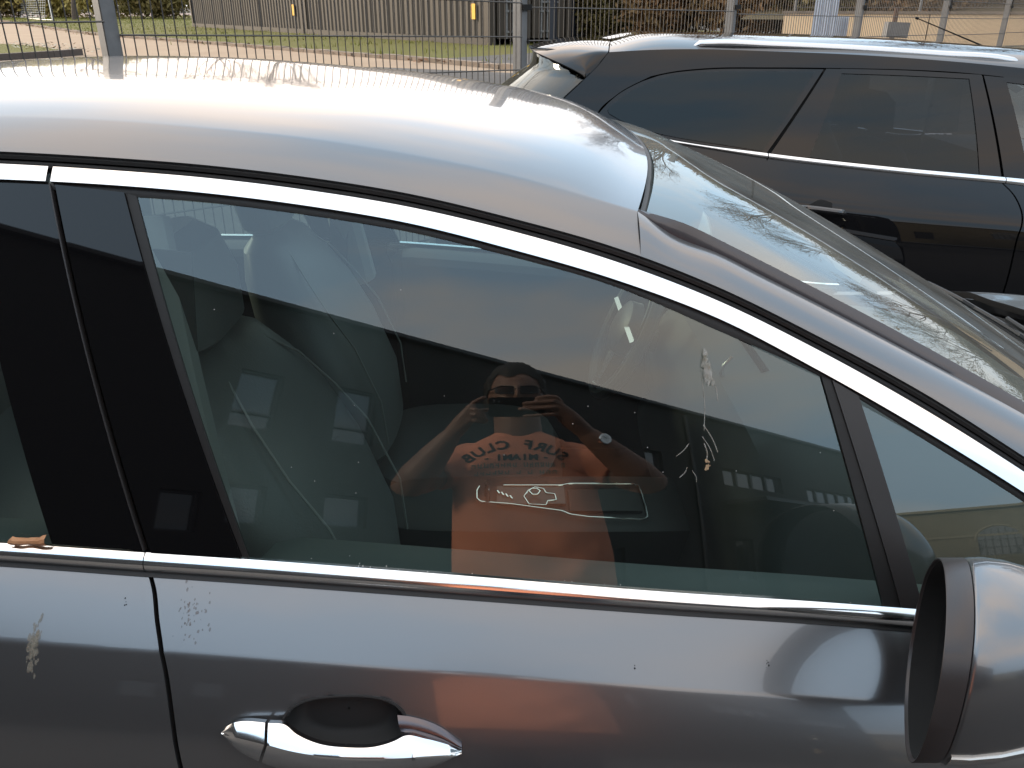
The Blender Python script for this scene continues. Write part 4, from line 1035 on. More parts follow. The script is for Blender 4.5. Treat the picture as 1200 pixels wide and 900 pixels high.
def vbon(mb):
    rows = []
    for v in np.linspace(0, 1, 30):
        b = 4 * v * (1 - v); rows.append([(3.15 + 1.1 * t + .12 * b, 3.58 + (2 * SUVC - 7.16) * v, np.interp(3.15 + 1.1 * t, vU[:, 0], vU[:, 1]) + .1 * b ** .7 * (1 - .4 * t)) for t in np.linspace(0, 1, 10)] + [(4.36 + .12 * b, 3.62 + (2 * SUVC - 7.24) * v, .55), (4.3 + .12 * b, 3.64 + (2 * SUVC - 7.28) * v, .25)])
    mb.grid(rows)
SM("bonnet", BLACKPAINT, vbon)
SM("underbody", DARK, lambda mb: (mb.box((2.0, SUVC, .32), (4.2, 1.5, .14)), mb.box((3.5, SUVC, .6), (.9, 1.2, .4)), mb.box((.3, SUVC, .6), (.9, 1.2, .3))))
for cx in (.55, 3.36):
    for y, s in ((3.62, 1), (2 * SUVC - 3.62, -1)):
        n = 36; zc2 = .31 - .03 * cx; mbT = MB()
        mbT.grid([[(cx + r * cos(2 * pi * a / n), y + q, zc2 + r * sin(2 * pi * a / n)) for a in range(n)] for r, q in ((.23, -.11), (.34, -.115), (.365, -.09), (.365, .09), (.34, .115), (.23, .11))], closeu=True)
        wv = mbT.build("wheel", TYRE); wv.parent = suv; wv.matrix_parent_inverse = Matrix.Translation(-suv.location)
        mbR = MB(); mbR.grid([[(cx + r * cos(2 * pi * a / n), y - s * q, zc2 + r * sin(2 * pi * a / n)) for a in range(n)] for r, q in ((.235, .11), (.22, .08), (.21, .02), (.05, .06), (.001, .065))], closeu=True)
        rv = mbR.build("rim", ALLOY, wv)
for (x, y) in ((.95, 3.95), (1.0, 4.9), (1.82, 3.98), (1.82, 4.95)):
    st = SM("seat", INTER, lambda mb: mb.stack([(x + .0, y, .5, .12, .24), (x - .05, y, .9, .1, .25), (x - .12, y, 1.08, .07, .2), (x - .13, y, 1.1, .03, .15)], 24))
    SM("headrest", INTER, lambda mb: mb.stack([(x - .14, y, 1.14, .03, .09), (x - .14, y, 1.16, .05, .13), (x - .15, y, 1.27, .05, .13), (x - .16, y, 1.31, .02, .09)], 20), st)
SM("dashboard", INTER, lambda mb: mb.box((2.75, SUVC, .85), (.5, 1.5, .2)))
SM("cabin_floor", CARPET, lambda mb: mb.box((1.6, SUVC, .4), (3.0, 1.6, .04)))

# ================================================================== FENCE along the car park
GALV = mat("galvanised_steel", (.20, .205, .21), .55, .3, bump=(60, .15, .002), var=(14, (.15, .155, .16)))
WIRE = mat("fence_wire", (.10, .095, .09), .5, .5)
fence = thing("fence", "long wire mesh fence on galvanised square posts between car park and grass", "fence", (FX, FY, 0))
def FP(s, d=0.0): return np.array([FX + FU[0] * s + FN[0] * d, FY + FU[1] * s + FN[1] * d])
wz = {-2: (.035, .035), -1: (1.60, 1.60), 0: (1.545, 1.480), 1: (1.655, 1.622), 2: (1.60, 1.56), 3: (1.56, 1.53), 4: (1.52, 1.49), 5: (1.5, 1.47), 6: (1.48, 1.45)}
FROT = atan2(FU[1], FU[0])
def FM(name, m, fill, parent=fence, **k):
    mb = MB(); fill(mb); o = mb.build(name, m, None, **k); o.parent = parent; o.matrix_parent_inverse = pinv(parent); return o
for i in range(0, 8):
    p = FP(i * FL); b = float(gz(*p)) - .1
    po = FM("post", GALV, lambda mb: mb.box((p[0], p[1], (b + 2.12) / 2), (.066, .066, 2.12 - b), rz=FROT), smooth=False)
    FM("post_cap", RUBBER, lambda mb: mb.box((p[0], p[1], 2.128), (.07, .07, .014), rz=FROT), po, smooth=False)
    for zc2 in (1.655, 1.05, .45)[(i == 0):]:
        q = p - FN * .038; FM("clamp", DARK, lambda mb: mb.box((q[0] + FU[0] * .015, q[1] + FU[1] * .015, zc2 - .035 * .0), (.085, .03, .034), rz=FROT), po, smooth=False)
for i in range(-1, 7):
    z0, z1 = wz[i]
    def pan(mb):
        for k in range(53):
            s = i * FL + .04 + k * .0495; f = (k + .5) / 53; a = FP(s, -.045); zt = 2.05 + (z0 * (1 - f) + z1 * f - z0); zb = float(gz(*a)) + .06
            mb.tube([(a[0], a[1], zb), (a[0], a[1], zt)], .003, 5, cap=False)
        for k in range(-8, 4):
            za, zb = z0 + .2 * k, z1 + .2 * k
            if za > 2.05 or za < .1: continue
            for d in (-.041, -.049):
                a, b = FP(i * FL + .03, d), FP((i + 1) * FL - .03, d); mb.tube([(a[0], a[1], za), (b[0], b[1], zb)], .004, 5, cap=False)
    FM("wire_panel", WIRE, pan)

# ================================================================== CONTAINERS
def container(name, label, pr, pl, L, Hc, base, wallm, doorm, group, ends=()):
    """pr: right-hand near corner, pl: direction of the long side (unit), the long side faces the car park"""
    u = np.array(pl); u = u / np.linalg.norm(u); nrm = np.array([-u[1], u[0]])          # n points away from viewer
    if np.dot(nrm, pr) < 0: nrm = -nrm
    c = thing(name, label, "container", (pr[0], pr[1], base), group)
    rot = atan2(u[1], u[0])
    def W(s, d, z): p = pr + u * s + nrm * d; return (p[0], p[1], base + z)
    def CM(nm, m, fill, par=c, **k):
        mb = MB(); fill(mb); o = mb.build(nm, m, None, **k); o.parent = par; o.matrix_parent_inverse = pinv(par); return o
    Wd = 2.44
    for side in (0, 1):
        def wall(mb):
            pitch = .278; s = .16; prof = [(s, .0)]
            while s < L - .3:
                prof += [(s + .07, .0), (s + .139, .036), (s + .209, .036), (s + .278, .0)]; s += pitch
            prof += [(L - .16, 0.0)]
            d0 = .03 if side == 0 else Wd - .03; sg = 1 if side == 0 else -1
            mb.grid(np.array([[W(a, d0 + sg * b, z) for a, b in prof] for z in (.16, Hc - .12)]))
        CM("side_wall", wallm, wall, smooth=False)
        d = .06 if side == 0 else Wd - .06
        CM("bottom_rail", wallm, lambda mb: mb.box(W(L / 2, d, .08), (L - .2, .12, .155), rz=rot), smooth=False)
        CM("top_rail", wallm, lambda mb: mb.box(W(L / 2, d, Hc - .06), (L - .2, .11, .115), rz=rot), smooth=False)
        for s in (.08, L - .08):
            CM("corner_post", wallm, lambda mb: mb.box(W(s, d + (0.02 if side == 0 else -.02), Hc / 2), (.158, .158, Hc - .24), rz=rot), smooth=False)
            for z in (.06, Hc - .06): CM("corner_casting", wallm, lambda mb: mb.box(W(s, d + (.018 if side == 0 else -.018), z), (.178, .165, .118), rz=rot), smooth=False)
    CM("container_roof", wallm, lambda mb: mb.box(W(L / 2, Wd / 2, Hc - .045), (L - .1, Wd - .2, .05), rz=rot), smooth=False)
    CM("container_end", wallm, lambda mb: mb.box(W(L - .05, Wd / 2, Hc / 2), (.05, Wd - .3, Hc - .2), rz=rot), smooth=False)
    for k in (0, 1):
        dr = CM("container_door", doorm, lambda mb: mb.box(W(.045, Wd * (.29 + .42 * k), Hc / 2), (.06, Wd * .40, Hc - .3), rz=rot), smooth=False)
        for q in (.20, .38):
            y = Wd * (.09 + .42 * k) + q * 1.02 + .05
            CM("lock_rod", GALV, lambda mb: mb.tube([W(-.015, y, .15), W(-.015, y, Hc - .15)], .022, 8), dr)
            CM("rod_handle", GALV, lambda mb: mb.box(W(-.05, y + .12, .95), (.03, .34, .04), rz=rot), dr, smooth=False)
            for z in (.3, .75, 1.5): CM("rod_guide", GALV, lambda mb: mb.box(W(-.03, y, z), (.05, .09, .05), rz=rot), dr, smooth=False)
    return c, W, CM
CBROWN = mat("container_brown", (.034, .027, .020), .65, bump=(8, .2, .01), var=(1.2, (.043, .035, .026), .3))
CNAVY = mat("container_navy", (.022, .028, .042), .5, bump=(8, .2, .01))
CRED = mat("container_red", (.13, .028, .025), .6)
YEL = mat("yellow_label", (.78, .42, .03), .5); WHT = mat("white_marking", (.75, .74, .70), .6)
pr1 = np.array([-.52, 21.1]); cu = np.array([-6.4, 9.1]); cu /= np.linalg.norm(cu)
c1, W1, CM1 = container("shipping_container", "brown corrugated shipping container at right, nearest the dark blue container door", pr1, cu, 11.15, 2.6, FIELD, CBROWN, CBROWN, "brown shipping containers")
c2, W2, CM2 = container("shipping_container", "brown corrugated shipping container at left, its far end beside the grass and blue post", pr1 + cu * 11.32, cu, 13.0, 2.6, FIELD, CBROWN, CBROWN, "brown shipping containers")
rot = atan2(cu[1], cu[0])
for Wf, CMf in ((W1, CM1), (W2, CM2)):
    CMf("yellow_sticker", YEL, lambda mb: mb.box(Wf(.72, .0, .74), (.20, .008, .34), rz=rot), smooth=False)
    if Wf is W1: CMf("yellow_sticker", YEL, lambda mb: mb.box(Wf(.72, .0, 1.75), (.20, .008, .34), rz=rot), smooth=False)
    CMf("marking", WHT, lambda mb: [mb.box(Wf(.98, .0, 1.32 + .065 * k), (.05, .008, .045 - .012 * (k % 3 == 1)), rz=rot) for k in range(14)], smooth=False, kind="stuff")
    CMf("marking", WHT, lambda mb: mb.box(Wf(.98, .0, 1.10), (.06, .008, .09), rz=rot), smooth=False)
# navy container, its door end just right of the brown one; a red one behind
du = np.array([.42, .907]); 
c3, W3, CM3 = container("shipping_container", "dark navy blue container showing its door end with galvanised locking rods", np.array([1.05, 22.0]), np.array([.30, .954]), 6.06, 2.6, FIELD, CNAVY, CNAVY, None)
rot3 = atan2(.954, .30)
CM3("yellow_sticker", YEL, lambda mb: mb.box(W3(.01, 1.05, 1.62), (.008, .22, .36), rz=rot3), smooth=False)
CM3("door_notice", WHT, lambda mb: mb.box(W3(.01, 1.05, .55), (.008, .16, .34), rz=rot3), smooth=False)
def digit(mb):
    mb.tube([Vector(W3(.005, 1.52, 1.70)) + Vector((cos(a) * .07 * .95, cos(a) * -.02, sin(a) * .11)) for a in np.linspace(0, 2 * pi, 24, endpoint=False)], .018, 6, closed=True)
CM3("door_number", WHT, digit)
c4, W4, CM4 = container("shipping_container", "dark red container standing behind the navy blue one, mostly hidden", np.array([1.30, 24.8]), np.array([.1, .995]), 6.06, 2.6, FIELD, CRED, CRED, None)

# ================================================================== PLANTS
def leaf_cloud(mb, c, r, n, size, seed, gap=.35, squash=.7):
    g = np.random.default_rng(seed); c = np.array(c); r = np.array(r)
    nc = max(5, int(n / 220)); cl_ = []
    while len(cl_) < nc:
        q = g.uniform(-1, 1, 3)
        if np.dot(q, q) < 1: cl_.append(c + q * r * .85)
    cl_ = np.array(cl_); k = g.integers(nc, size=n); rr = r * .34
    P = cl_[k] + g.normal(0, 1, (n, 3)) * rr * .55
    a = g.normal(0, 1, (n, 3)); a /= np.linalg.norm(a, axis=1)[:, None]; b = np.cross(a, g.normal(0, 1, (n, 3))); b /= np.linalg.norm(b, axis=1)[:, None] + 1e-9
    s = size * g.uniform(.6, 1.3, n)[:, None]
    V4 = np.stack([P - a * s, P - b * s * squash * .6, P + a * s, P + b * s * squash * .6], 1).reshape(-1, 3); b0 = len(mb.v)
    mb.v += [tuple(p) for p in V4.tolist()]; mb.f += [(b0 + 4 * i, b0 + 4 * i + 1, b0 + 4 * i + 2, b0 + 4 * i + 3) for i in range(n)]
def limbs(base, h, r0, seed, lean=0, depth=5, spread=.55, twig=4):
    g = np.random.default_rng(seed); thick, thin = MB(), MB(); tips = []
    def rec(p, d, L, r, lv):
        pts = [p]; q = p; dd = d
        nseg = 4
        for i in range(nseg):
            dd = dd + g.normal(0, .10, 3); dd[2] += .03; dd /= np.linalg.norm(dd); q = q + dd * L / nseg; pts.append(q)
        rs = np.linspace(r, r * .62, nseg + 1)
        (thick if lv < 2 else thin).tube(pts, rs, 7 if lv < 2 else 4 if lv < 4 else 3, cap=False)
        if lv >= depth: tips.append(q); return
        for k in range(twig if lv > 0 else twig + 1):
            t = g.uniform(.45, 1) if k else 1.0; b = pts[min(nseg, int(round(t * nseg)))]
            ax_ = g.normal(0, 1, 3); nd = dd + ax_ / np.linalg.norm(ax_) * spread * (1 if k else .5); nd[2] += .12; nd /= np.linalg.norm(nd)
            rec(b, nd, L * g.uniform(.58, .82), max(r * .56 * (1.1 if k == 0 else .8), .0045), lv + 1)
    rec(np.array(base, float), np.array([lean, 0, 1.0]), h * .34, r0 * .72, 0)
    return thick, thin, tips
BARK = mat("bark", (.065, .05, .04), .9, bump=(14, .6, .02), var=(5, (.10, .08, .065)))
TWIG = mat("twigs", (.085, .06, .045), .9)
def foliage(name, c1, c2, sc_=1.3, trans=0.25):
    m = mat(name, c1, .7, var=(sc_, c2, .25)); t = m.node_tree; b = t.nodes["Principled BSDF"]
    o = [n for n in t.nodes if n.type == 'OUTPUT_MATERIAL'][0]; tl = t.nodes.new("ShaderNodeBsdfTranslucent"); mx = t.nodes.new("ShaderNodeMixShader"); mx.inputs[0].default_value = trans
    src = b.inputs["Base Color"].links[0].from_socket; t.links.new(src, tl.inputs[0]); t.links.new(b.outputs[0], mx.inputs[1]); t.links.new(tl.outputs[0], mx.inputs[2]); t.links.new(mx.outputs[0], o.inputs[0]); return m
F_RUST = foliage("autumn_leaves", (.27, .125, .055), (.20, .15, .06)); F_OLIVE = foliage("olive_leaves", (.16, .15, .05), (.22, .16, .055)); F_YEL = foliage("yellow_leaves", (.48, .38, .12), (.34, .30, .10), .5); F_BROWN = foliage("brown_leaves", (.19, .135, .07), (.14, .125, .06))
def tree(label, x, y, h, r, seed, leaves=None, nl=0, group="bare trees behind the fence", zb=None):
    zb = FIELD if zb is None else zb; t = thing("tree", label, "tree", (x, y, zb), group)
    th, tn, tips = limbs((0, 0, -.1), h, r, seed)
    o = th.build("trunk", BARK, t); 
    if nl:
        g = np.random.default_rng(seed + 5)
        for i in range(nl):
            p = tips[g.integers(len(tips))] + g.normal(0, .14, 3); a = g.normal(0, .05, 3); b = g.normal(0, .035, 3); tn.add([p - a, p - b, p + a, p + b], [(0, 1, 2, 3)])
        o2 = tn.build("crown", [TWIG, leaves], t, smooth=False)
        k = len(tn.f) - nl
        for q in range(k, len(tn.f)): o2.data.polygons[q].material_index = 1
    else: tn.build("crown", TWIG, t, smooth=False)
    return t
for i, (x, y, h, r) in enumerate(((8.0, 33.5, 8.5, .12), (13.5, 29.5, 9.5, .13), (19.5, 25, 9, .16), (-18, 56, 13, .22), (-30, 62, 13, .22), (10, 44, 13, .2), (-12, 47, 11, .2), (27, 22, 9, .15), (-42, 60, 12, .22), (24, 38, 12, .2), (17, 17.5, 7.5, .13))):
    tree("bare tree with brown twigs standing beyond the fence", x, y, h, r, 40 + i, F_RUST, 500 if i % 2 else 180)
def bush(label, x, y, rx, ry, h, n, m, size, seed, group, cat="bush", name="bush", zb=None):
    zb = (float(gz(x, y)) if zb is None else zb); t = thing(name, label, cat, (x, y, zb), group)
    mb = MB(); leaf_cloud(mb, (0, 0, h * .52), (rx, ry, h * .52), n, size, seed); mb.build("foliage", m, t, smooth=False)
    mb = MB(); g = np.random.default_rng(seed)
    for i in range(12):
        a = g.uniform(0, 6.3); l = g.uniform(.5, .95) * h; b = np.array([g.uniform(-.5, .5) * rx, g.uniform(-.5, .5) * ry, -.05])
        mb.tube([b, b + [cos(a) * .1 * l, sin(a) * .1 * l, l * .5], b + [cos(a) * .3 * l, sin(a) * .3 * l, l]], [.02, .014, .006], 5)
    mb.build("stems", TWIG, t); return t
GB = "rust coloured bushes between containers and wall"
for i, (x, y, rx, h, m) in enumerate(((2.6, 24.5, 1.3, 2.3, F_OLIVE), (4.2, 23.0, 1.5, 2.4, F_RUST), (6.0, 22.2, 1.6, 2.5, F_RUST), (7.6, 21.4, 1.3, 2.2, F_OLIVE), (9.0, 20.4, 1.4, 2.2, F_RUST), (5.0, 26.5, 1.8, 2.7, F_BROWN), (8.2, 25.5, 1.8, 2.7, F_RUST))):
    bush(("rust brown", "olive green", "dull brown")[(F_RUST, F_OLIVE, F_BROWN).index(m)] + " bush behind the fence, " + ("nearest the red container", "second right of the red container", "third right of the red container", "fourth right of the red container", "nearest the beige wall", "in the back row near the containers", "in the back row near the wall")[i], x, y, rx, 1.2, h, 15000, m, .085, 300 + i, GB)
GY = "yellow green hedge bushes at the far side of the sports court"
for i in range(13):
    bush("yellow green hedge bush far beyond the sports court", -86 + i * 5.0, 94 - i * 2.2, 3.4, 2.2, 4.6 + .6 * ((i * 7) % 3), 15000, F_YEL if i % 3 else F_OLIVE, .20, 400 + i, GY, zb=FIELD)

# retaining wall with mesh fence on top, right
WALLM = mat("rendered_wall", (.80, .58, .36), .9, bump=(25, .25, .006), var=(1.1, (.66, .475, .29), .28))
wa, wb_ = np.array([5.9, 19.6]), np.array([23.3, 9.6]); wu = (wb_ - wa) / np.linalg.norm(wb_ - wa); wn = np.array([-wu[1], wu[0]]); wr = atan2(wu[1], wu[0]); WT = 1.52
wall = thing("retaining_wall", "beige rendered retaining wall behind the fence at right", "wall", (16, 17, FIELD))
for k in range(7):
    a = wa + wu * (k * 2.87); c = a + wu * 1.43
    mb = MB(); mb.box((c[0], c[1], (FIELD - .3 + WT) / 2), (2.85, .25, WT - FIELD + .3), rz=wr); o = mb.build("wall_panel", WALLM, wall, smooth=False); o.matrix_parent_inverse = pinv(wall)
mb = MB(); c = (wa + wb_) / 2; mb.box((c[0], c[1], WT + .025), (20.1, .31, .05), rz=wr); o = mb.build("coping", KERB, wall, smooth=False); o.matrix_parent_inverse = pinv(wall)
f2 = thing("fence", "thin mesh fence with slim posts along the top of the beige wall", "fence", (16, 17, WT))
for k in range(9):
    p = wa + wu * (.2 + k * 2.45); FM("post", GALV, lambda mb: mb.tube([(p[0], p[1], WT + .05), (p[0], p[1], WT + 1.9)], .03, 8), f2)
def net2(mb):
    for k in range(330): p = wa + wu * (.2 + k * .06); mb.tube([(p[0], p[1], WT + .1), (p[0], p[1], WT + 1.8)], .0035, 3, cap=False)
    for z in (.12, .5, .9, 1.3, 1.75): mb.tube([(*(wa + wu * .2), WT + z), (*(wb_ - wu * .2), WT + z)], .006, 4, cap=False)
FM("wire_panel", WIRE, net2, f2)
for i in range(9):
    p = wa + wu * (1 + i * 2.3) + wn * (2.2 + .6 * (i % 2)); bush("scrubby brown and olive bush on the bank above the wall", p[0], p[1], 1.6, 1.5, 1.7 + .3 * (i % 3), 9000, F_BROWN if i % 3 else F_OLIVE, .075, 500 + i, "scrub on the bank above the wall", zb=WT - .1)
bank = MB(); g2 = []
for s in np.linspace(-1, 21, 23): g2.append([(*(wa + wu * s + wn * d), WT - .12 + z) for d, z in ((.1, 0), (2, .25), (5, 1.0), (14, 2.2), (14.5, -2))])
bank.grid(np.array(g2)); o = bank.build("bank", mat("bank_soil", (.10, .08, .045), .95, bump=(6, .8, .1), var=(1, (.13, .10, .05)))); o["kind"] = "structure"
# dry climbing stems against the wall
cb = thing("dry_bush", "leafless dry bush growing against the beige wall at right", "bush", (11.6, 16.0, FIELD))
th, tn, tips = limbs((0, -.15, 0), 1.5, .02, 901, depth=5, spread=.8); th.v += []; th.build("stems", TWIG, cb); tn.build("twigs", TWIG, cb, smooth=False)
# corrugated sheets, junction box on a rusty post
SHEET = mat("white_sheet", (.66, .70, .76), .45, .1, var=(2, (.58, .63, .70)))
def sheet(label, px0, px1, top, Y, zb):
    a, b = atY(px0, 30, Y), atY(px1, 30, Y); t = atY((px0 + px1) / 2, top, Y)[2]; n = 33; xs = np.linspace(a[0], b[0], n)
    mb = MB(); F_ = np.array([[(x, Y + .018 * (1 if (i // 2) % 2 else -1), z) for i, x in enumerate(xs)] for z in (zb, t)]); mb.grid(F_); mb.grid(F_ + [0, .006, 0], flip=True)
    mb.grid(np.stack([F_[1], F_[1] + [0, .006, 0]])); return tag(mb.build("corrugated_sheet", SHEET, smooth=False), label, "metal sheet", "corrugated sheets behind the fence")
sheet("taller white corrugated metal sheet standing upright behind the fence", 951.5, 979, -24, 13.4, FIELD); sheet("lower white corrugated metal sheet beside the taller one behind the fence", 976, 993, 19, 13.7, FIELD)
jb = thing("junction_box", "small grey box mounted on a rusty post before the beige wall", "box", (*atY(1050, 35, 12.6)[:2], FIELD))
p = atY(1050, 35, 12.6)
def JM(nm, m, f): mb = MB(); f(mb); o = mb.build(nm, m, jb, smooth=False); o.matrix_parent_inverse = pinv(jb)
JM("box_body", GALV, lambda mb: mb.box(p, (.30, .16, .20), ry=.04)); JM("box_lid", GALV, lambda mb: mb.box(p - [0, .085, 0], (.26, .02, .165), ry=.04))
JM("post", mat("rust", (.09, .05, .035), .9, bump=(40, .4, .003)), lambda mb: mb.tube([(p[0], p[1] + .1, FIELD), (p[0], p[1] + .1, p[2] + .28)], .035, 8))
# football goal, blue post, white board on the court
WHITE = mat("white_paint", (.78, .78, .76), .5)
goal = thing("football_goal", "small white framed goal with net on the sports court at far left", "goal", (*gp(40, 22), FIELD))
ga, gb_ = gp(25, 20.5), gp(62, 24); gd = np.array([-.8, .6]) * 1.1
def GM(nm, m, f, **k): mb = MB(); f(mb); o = mb.build(nm, m, goal, **k); o.matrix_parent_inverse = pinv(goal)
for q in (ga, gb_): GM("post", WHITE, lambda mb: mb.tube([(*q, FIELD), (*q, FIELD + 2.1)], .05, 8))
GM("crossbar", WHITE, lambda mb: mb.tube([(*ga, FIELD + 2.1), (*gb_, FIELD + 2.1)], .05, 8)); GM("ground_bar", WHITE, lambda mb: mb.tube([(*ga, FIELD + .03), (*(ga + gd), FIELD + .03), (*(gb_ + gd), FIELD + .03), (*gb_, FIELD + .03)], .04, 6))
GM("net", mat("net_cord", (.6, .62, .6), .8), lambda mb: [mb.tube([(*(ga * (1 - t) + gb_ * t), FIELD + 2.1), (*(ga * (1 - t) + gb_ * t + gd), FIELD + .03)], .012, 3, cap=False) for t in np.linspace(0, 1, 17)] + [mb.tube([(*(ga + gd * t), FIELD + 2.1 * (1 - t)), (*(gb_ + gd * t), FIELD + 2.1 * (1 - t))], .012, 3, cap=False) for t in np.linspace(.05, 1, 14)])
bp_ = gp(183.5, 20); bpo = thing("blue_post", "thick blue painted post on the grass left of the containers", "post", (*bp_, FIELD)); BL = mat("blue_paint", (.03, .045, .28), .45)
mb = MB(); mb.tube([(0, 0, 0), (0, 0, 3.2)], .14, 12); mb.build("shaft", BL, bpo); mb = MB(); mb.box((-.1, 0, .12), (.55, .4, .24)); mb.build("foot", BL, bpo, smooth=False)
wbd = gp(94, 17.5); wq = thing("notice_board", "white board on two legs before the yellow hedge", "board", (wbd[0], wbd[1], FIELD))
mb = MB(); mb.box((0, 0, 2.75), (4.0, .06, 1.4)); mb.build("panel", WHITE, wq, smooth=False)
for s in (-1, 1): mb = MB(); mb.tube([(s * 1.5, .06, 0), (s * 1.5, .06, 3.3)], .04, 8); mb.build("leg", GALV, wq)

# ================================================================== BUILDINGS BEHIND THE PHOTOGRAPHER
def brick_mat(name, c1, c2, mortar, sc_=1.0):
    m = mat(name, c1, .85); t = m.node_tree; b = t.nodes["Principled BSDF"]; tc = t.nodes.new("ShaderNodeTexCoord"); br = t.nodes.new("ShaderNodeTexBrick")
    mp = t.nodes.new("ShaderNodeMapping"); mp.inputs["Rotation"].default_value = (pi / 2, 0, 0)
    br.inputs["Color1"].default_value = (*c1, 1); br.inputs["Color2"].default_value = (*c2, 1); br.inputs["Mortar"].default_value = (*mortar, 1)
    br.inputs["Scale"].default_value = 1; br.inputs["Brick Width"].default_value = .24; br.inputs["Row Height"].default_value = .075; br.inputs["Mortar Size"].default_value = .008
    t.links.new(tc.outputs["Object"], mp.inputs[0]); t.links.new(mp.outputs[0], br.inputs[0]); t.links.new(br.outputs[0], b.inputs["Base Color"]); return m
BRK = brick_mat("dark_brick", (.030, .027, .025), (.022, .020, .019), (.045, .043, .04))
PANE = mat("window_pane", (.05, .055, .06), .04, 0, 1.0, spec=1.0); FRM = mat("window_frame_grey", (.05, .05, .052), .4)
BLIND = mat("pale_blind", (.30, .31, .31), .8); WARM = mat("lit_room", (.8, .6, .3), .6, emit=((1.0, .72, .38), 1.6)); LAMPW = mat("lamp_glow", (.9, .9, .8), .5, emit=((1.0, .9, .66), 3.5))
OA = np.array([-4.927, -6.097]); BU = np.array([.74616, -.66577]); BN = np.array([.66577, .74616]); BR_ = atan2(BU[1], BU[0])
def facade(root, o0, rz, u0, u1, z1, openings, wallm, depth=.16):
    """front wall with real recessed openings, in the frame of the root Empty (x along, y outward)"""
    us = sorted({u0, u1, *[q for r in openings for q in r[:2]]}); zs = sorted({0.0, z1, *[q for r in openings for q in r[2:4]]}); mb = MB()
    inside = lambda u, z: any(r[0] < u < r[1] and r[2] < z < r[3] for r in openings)
    for i in range(len(us) - 1):
        for j in range(len(zs) - 1):
            if not inside((us[i] + us[i + 1]) / 2, (zs[j] + zs[j + 1]) / 2):
                mb.add([(us[i], 0, zs[j]), (us[i + 1], 0, zs[j]), (us[i + 1], 0, zs[j + 1]), (us[i], 0, zs[j + 1])], [(0, 3, 2, 1)])
    for a, b, c, d in [r[:4] for r in openings]:
        for p, q in (((a, c), (b, c)), ((b, c), (b, d)), ((b, d), (a, d)), ((a, d), (a, c))):
            mb.add([(p[0], 0, p[1]), (q[0], 0, q[1]), (q[0], -depth, q[1]), (p[0], -depth, p[1])], [(0, 1, 2, 3)])
    return mb.build("wall", wallm, root, smooth=False)
bd = thing("brick_building", "two storey dark brick building behind the photographer, mirrored in the side window", "building", (OA[0], OA[1], 0), rz=BR_)
ops = [(2.06, 2.76, 4.68, 6.2, 1), (3.69, 4.42, 4.68, 6.25, 1), (7.0, 7.7, 4.68, 6.2, 1), (11.54, 12.2, 4.6, 6.2, 1), (1.42, 1.95, 2.2, 3.08, 1), (2.29, 2.82, 2.44, 3.33, 1), (3.70, 4.42, 2.5, 3.30, 1), (14.8, 18.0, 5.2, 6.0, 4), (19.55, 23.6, 4.98, 5.72, 5), (14.92, 15.8, 1.0, 2.82, 1), (16.15, 17.4, 0.05, 2.45, 1), (17.5, 18.2, .05, 2.35, 1), (19.1, 19.5, .9, 2.2, 1), (19.6, 19.98, 2.9, 3.62, 1), (-3.2, -2.5, 4.68, 6.2, 1), (-6.0, -5.3, 4.68, 6.2, 1), (-3.2, -2.5, 1.6, 3.1, 1), (6.9, 7.7, 1.5, 3.2, 1), (9.6, 10.5, .05, 2.3, 1)]
facade(bd, OA, BR_, -10, 24.6, 8.25, ops, BRK)
for k, (a, b, c, d, n) in enumerate(ops):
    mb = MB(); t = .05
    for x0, x1, z0, z1 in ((a, b, c, c + t), (a, b, d - t, d), (a, a + t, c + t, d - t), (b - t, b, c + t, d - t)): mb.box(((x0 + x1) / 2, -.11, (z0 + z1) / 2), (x1 - x0, .06, z1 - z0))
    for i in range(1, n): x = a + (b - a) * i / n; mb.box((x, -.11, (c + d) / 2), (.09, .06, d - c - 2 * t))
    if n == 1 and d - c > 1.3 and c > 3: mb.box(((a + b) / 2, -.105, c + (d - c) * .28), (b - a - 2 * t, .05, .05))
    fr = mb.build("window" if c > .5 else "door", FRM, bd, smooth=False)
    for i in range(n):
        x0, x1 = a + (b - a) * i / n + .05, a + (b - a) * (i + 1) / n - .05
        mb = MB(); mb.box(((x0 + x1) / 2, -.135, (c + d) / 2), (x1 - x0, .012, d - c - .1)); mb.build("pane", PANE, fr, smooth=False)
        if c > 2.1 and c < 6.3 and k < 9:
            pass
    if k == 12: mb = MB(); mb.box(((a + b) / 2, -.126, 1.47), (b - a - .12, .004, .5)); mb.build("lit_panel", WARM, fr, smooth=False)
    if k == 13:
        for z, h in ((3.18, .24), (3.52, .10)): mb = MB(); mb.box(((a + b) / 2, -.126, z), (b - a - .12, .004, h)); mb.build("lit_panel", LAMPW, fr, smooth=False)
    if k == 11: mb = MB(); mb.box((a + .08, -.126, 1.6), (.05, .004, 1.0)); mb.build("lit_panel", WARM, fr, smooth=False)
mb = MB(); mb.box((7.3, -.05, 8.31), (34.8, .4, .12)); mb.build("parapet_cap", FRM, bd, smooth=False)
mb = MB(); mb.box((7.3, -5.2, 4.1), (34.5, 10, 8.15)); mb.build("building_block", BRK, bd, smooth=False)
mb = MB(); mb.box((16.5, .55, 4.40), (3.6, 1.1, .16)); mb.build("canopy", FRM, bd, smooth=False)
mb = MB(); mb.box((20.9, .05, 2.4), (.55, .1, 4.4)); mb.build("wall_pier", mat("pier_render", (.075, .065, .05), .9), bd, smooth=False)
mb = MB(); mb.tube([(13.4, .06, 0), (13.4, .06, 8.1)], .05, 8); mb.build("downpipe", FRM, bd)
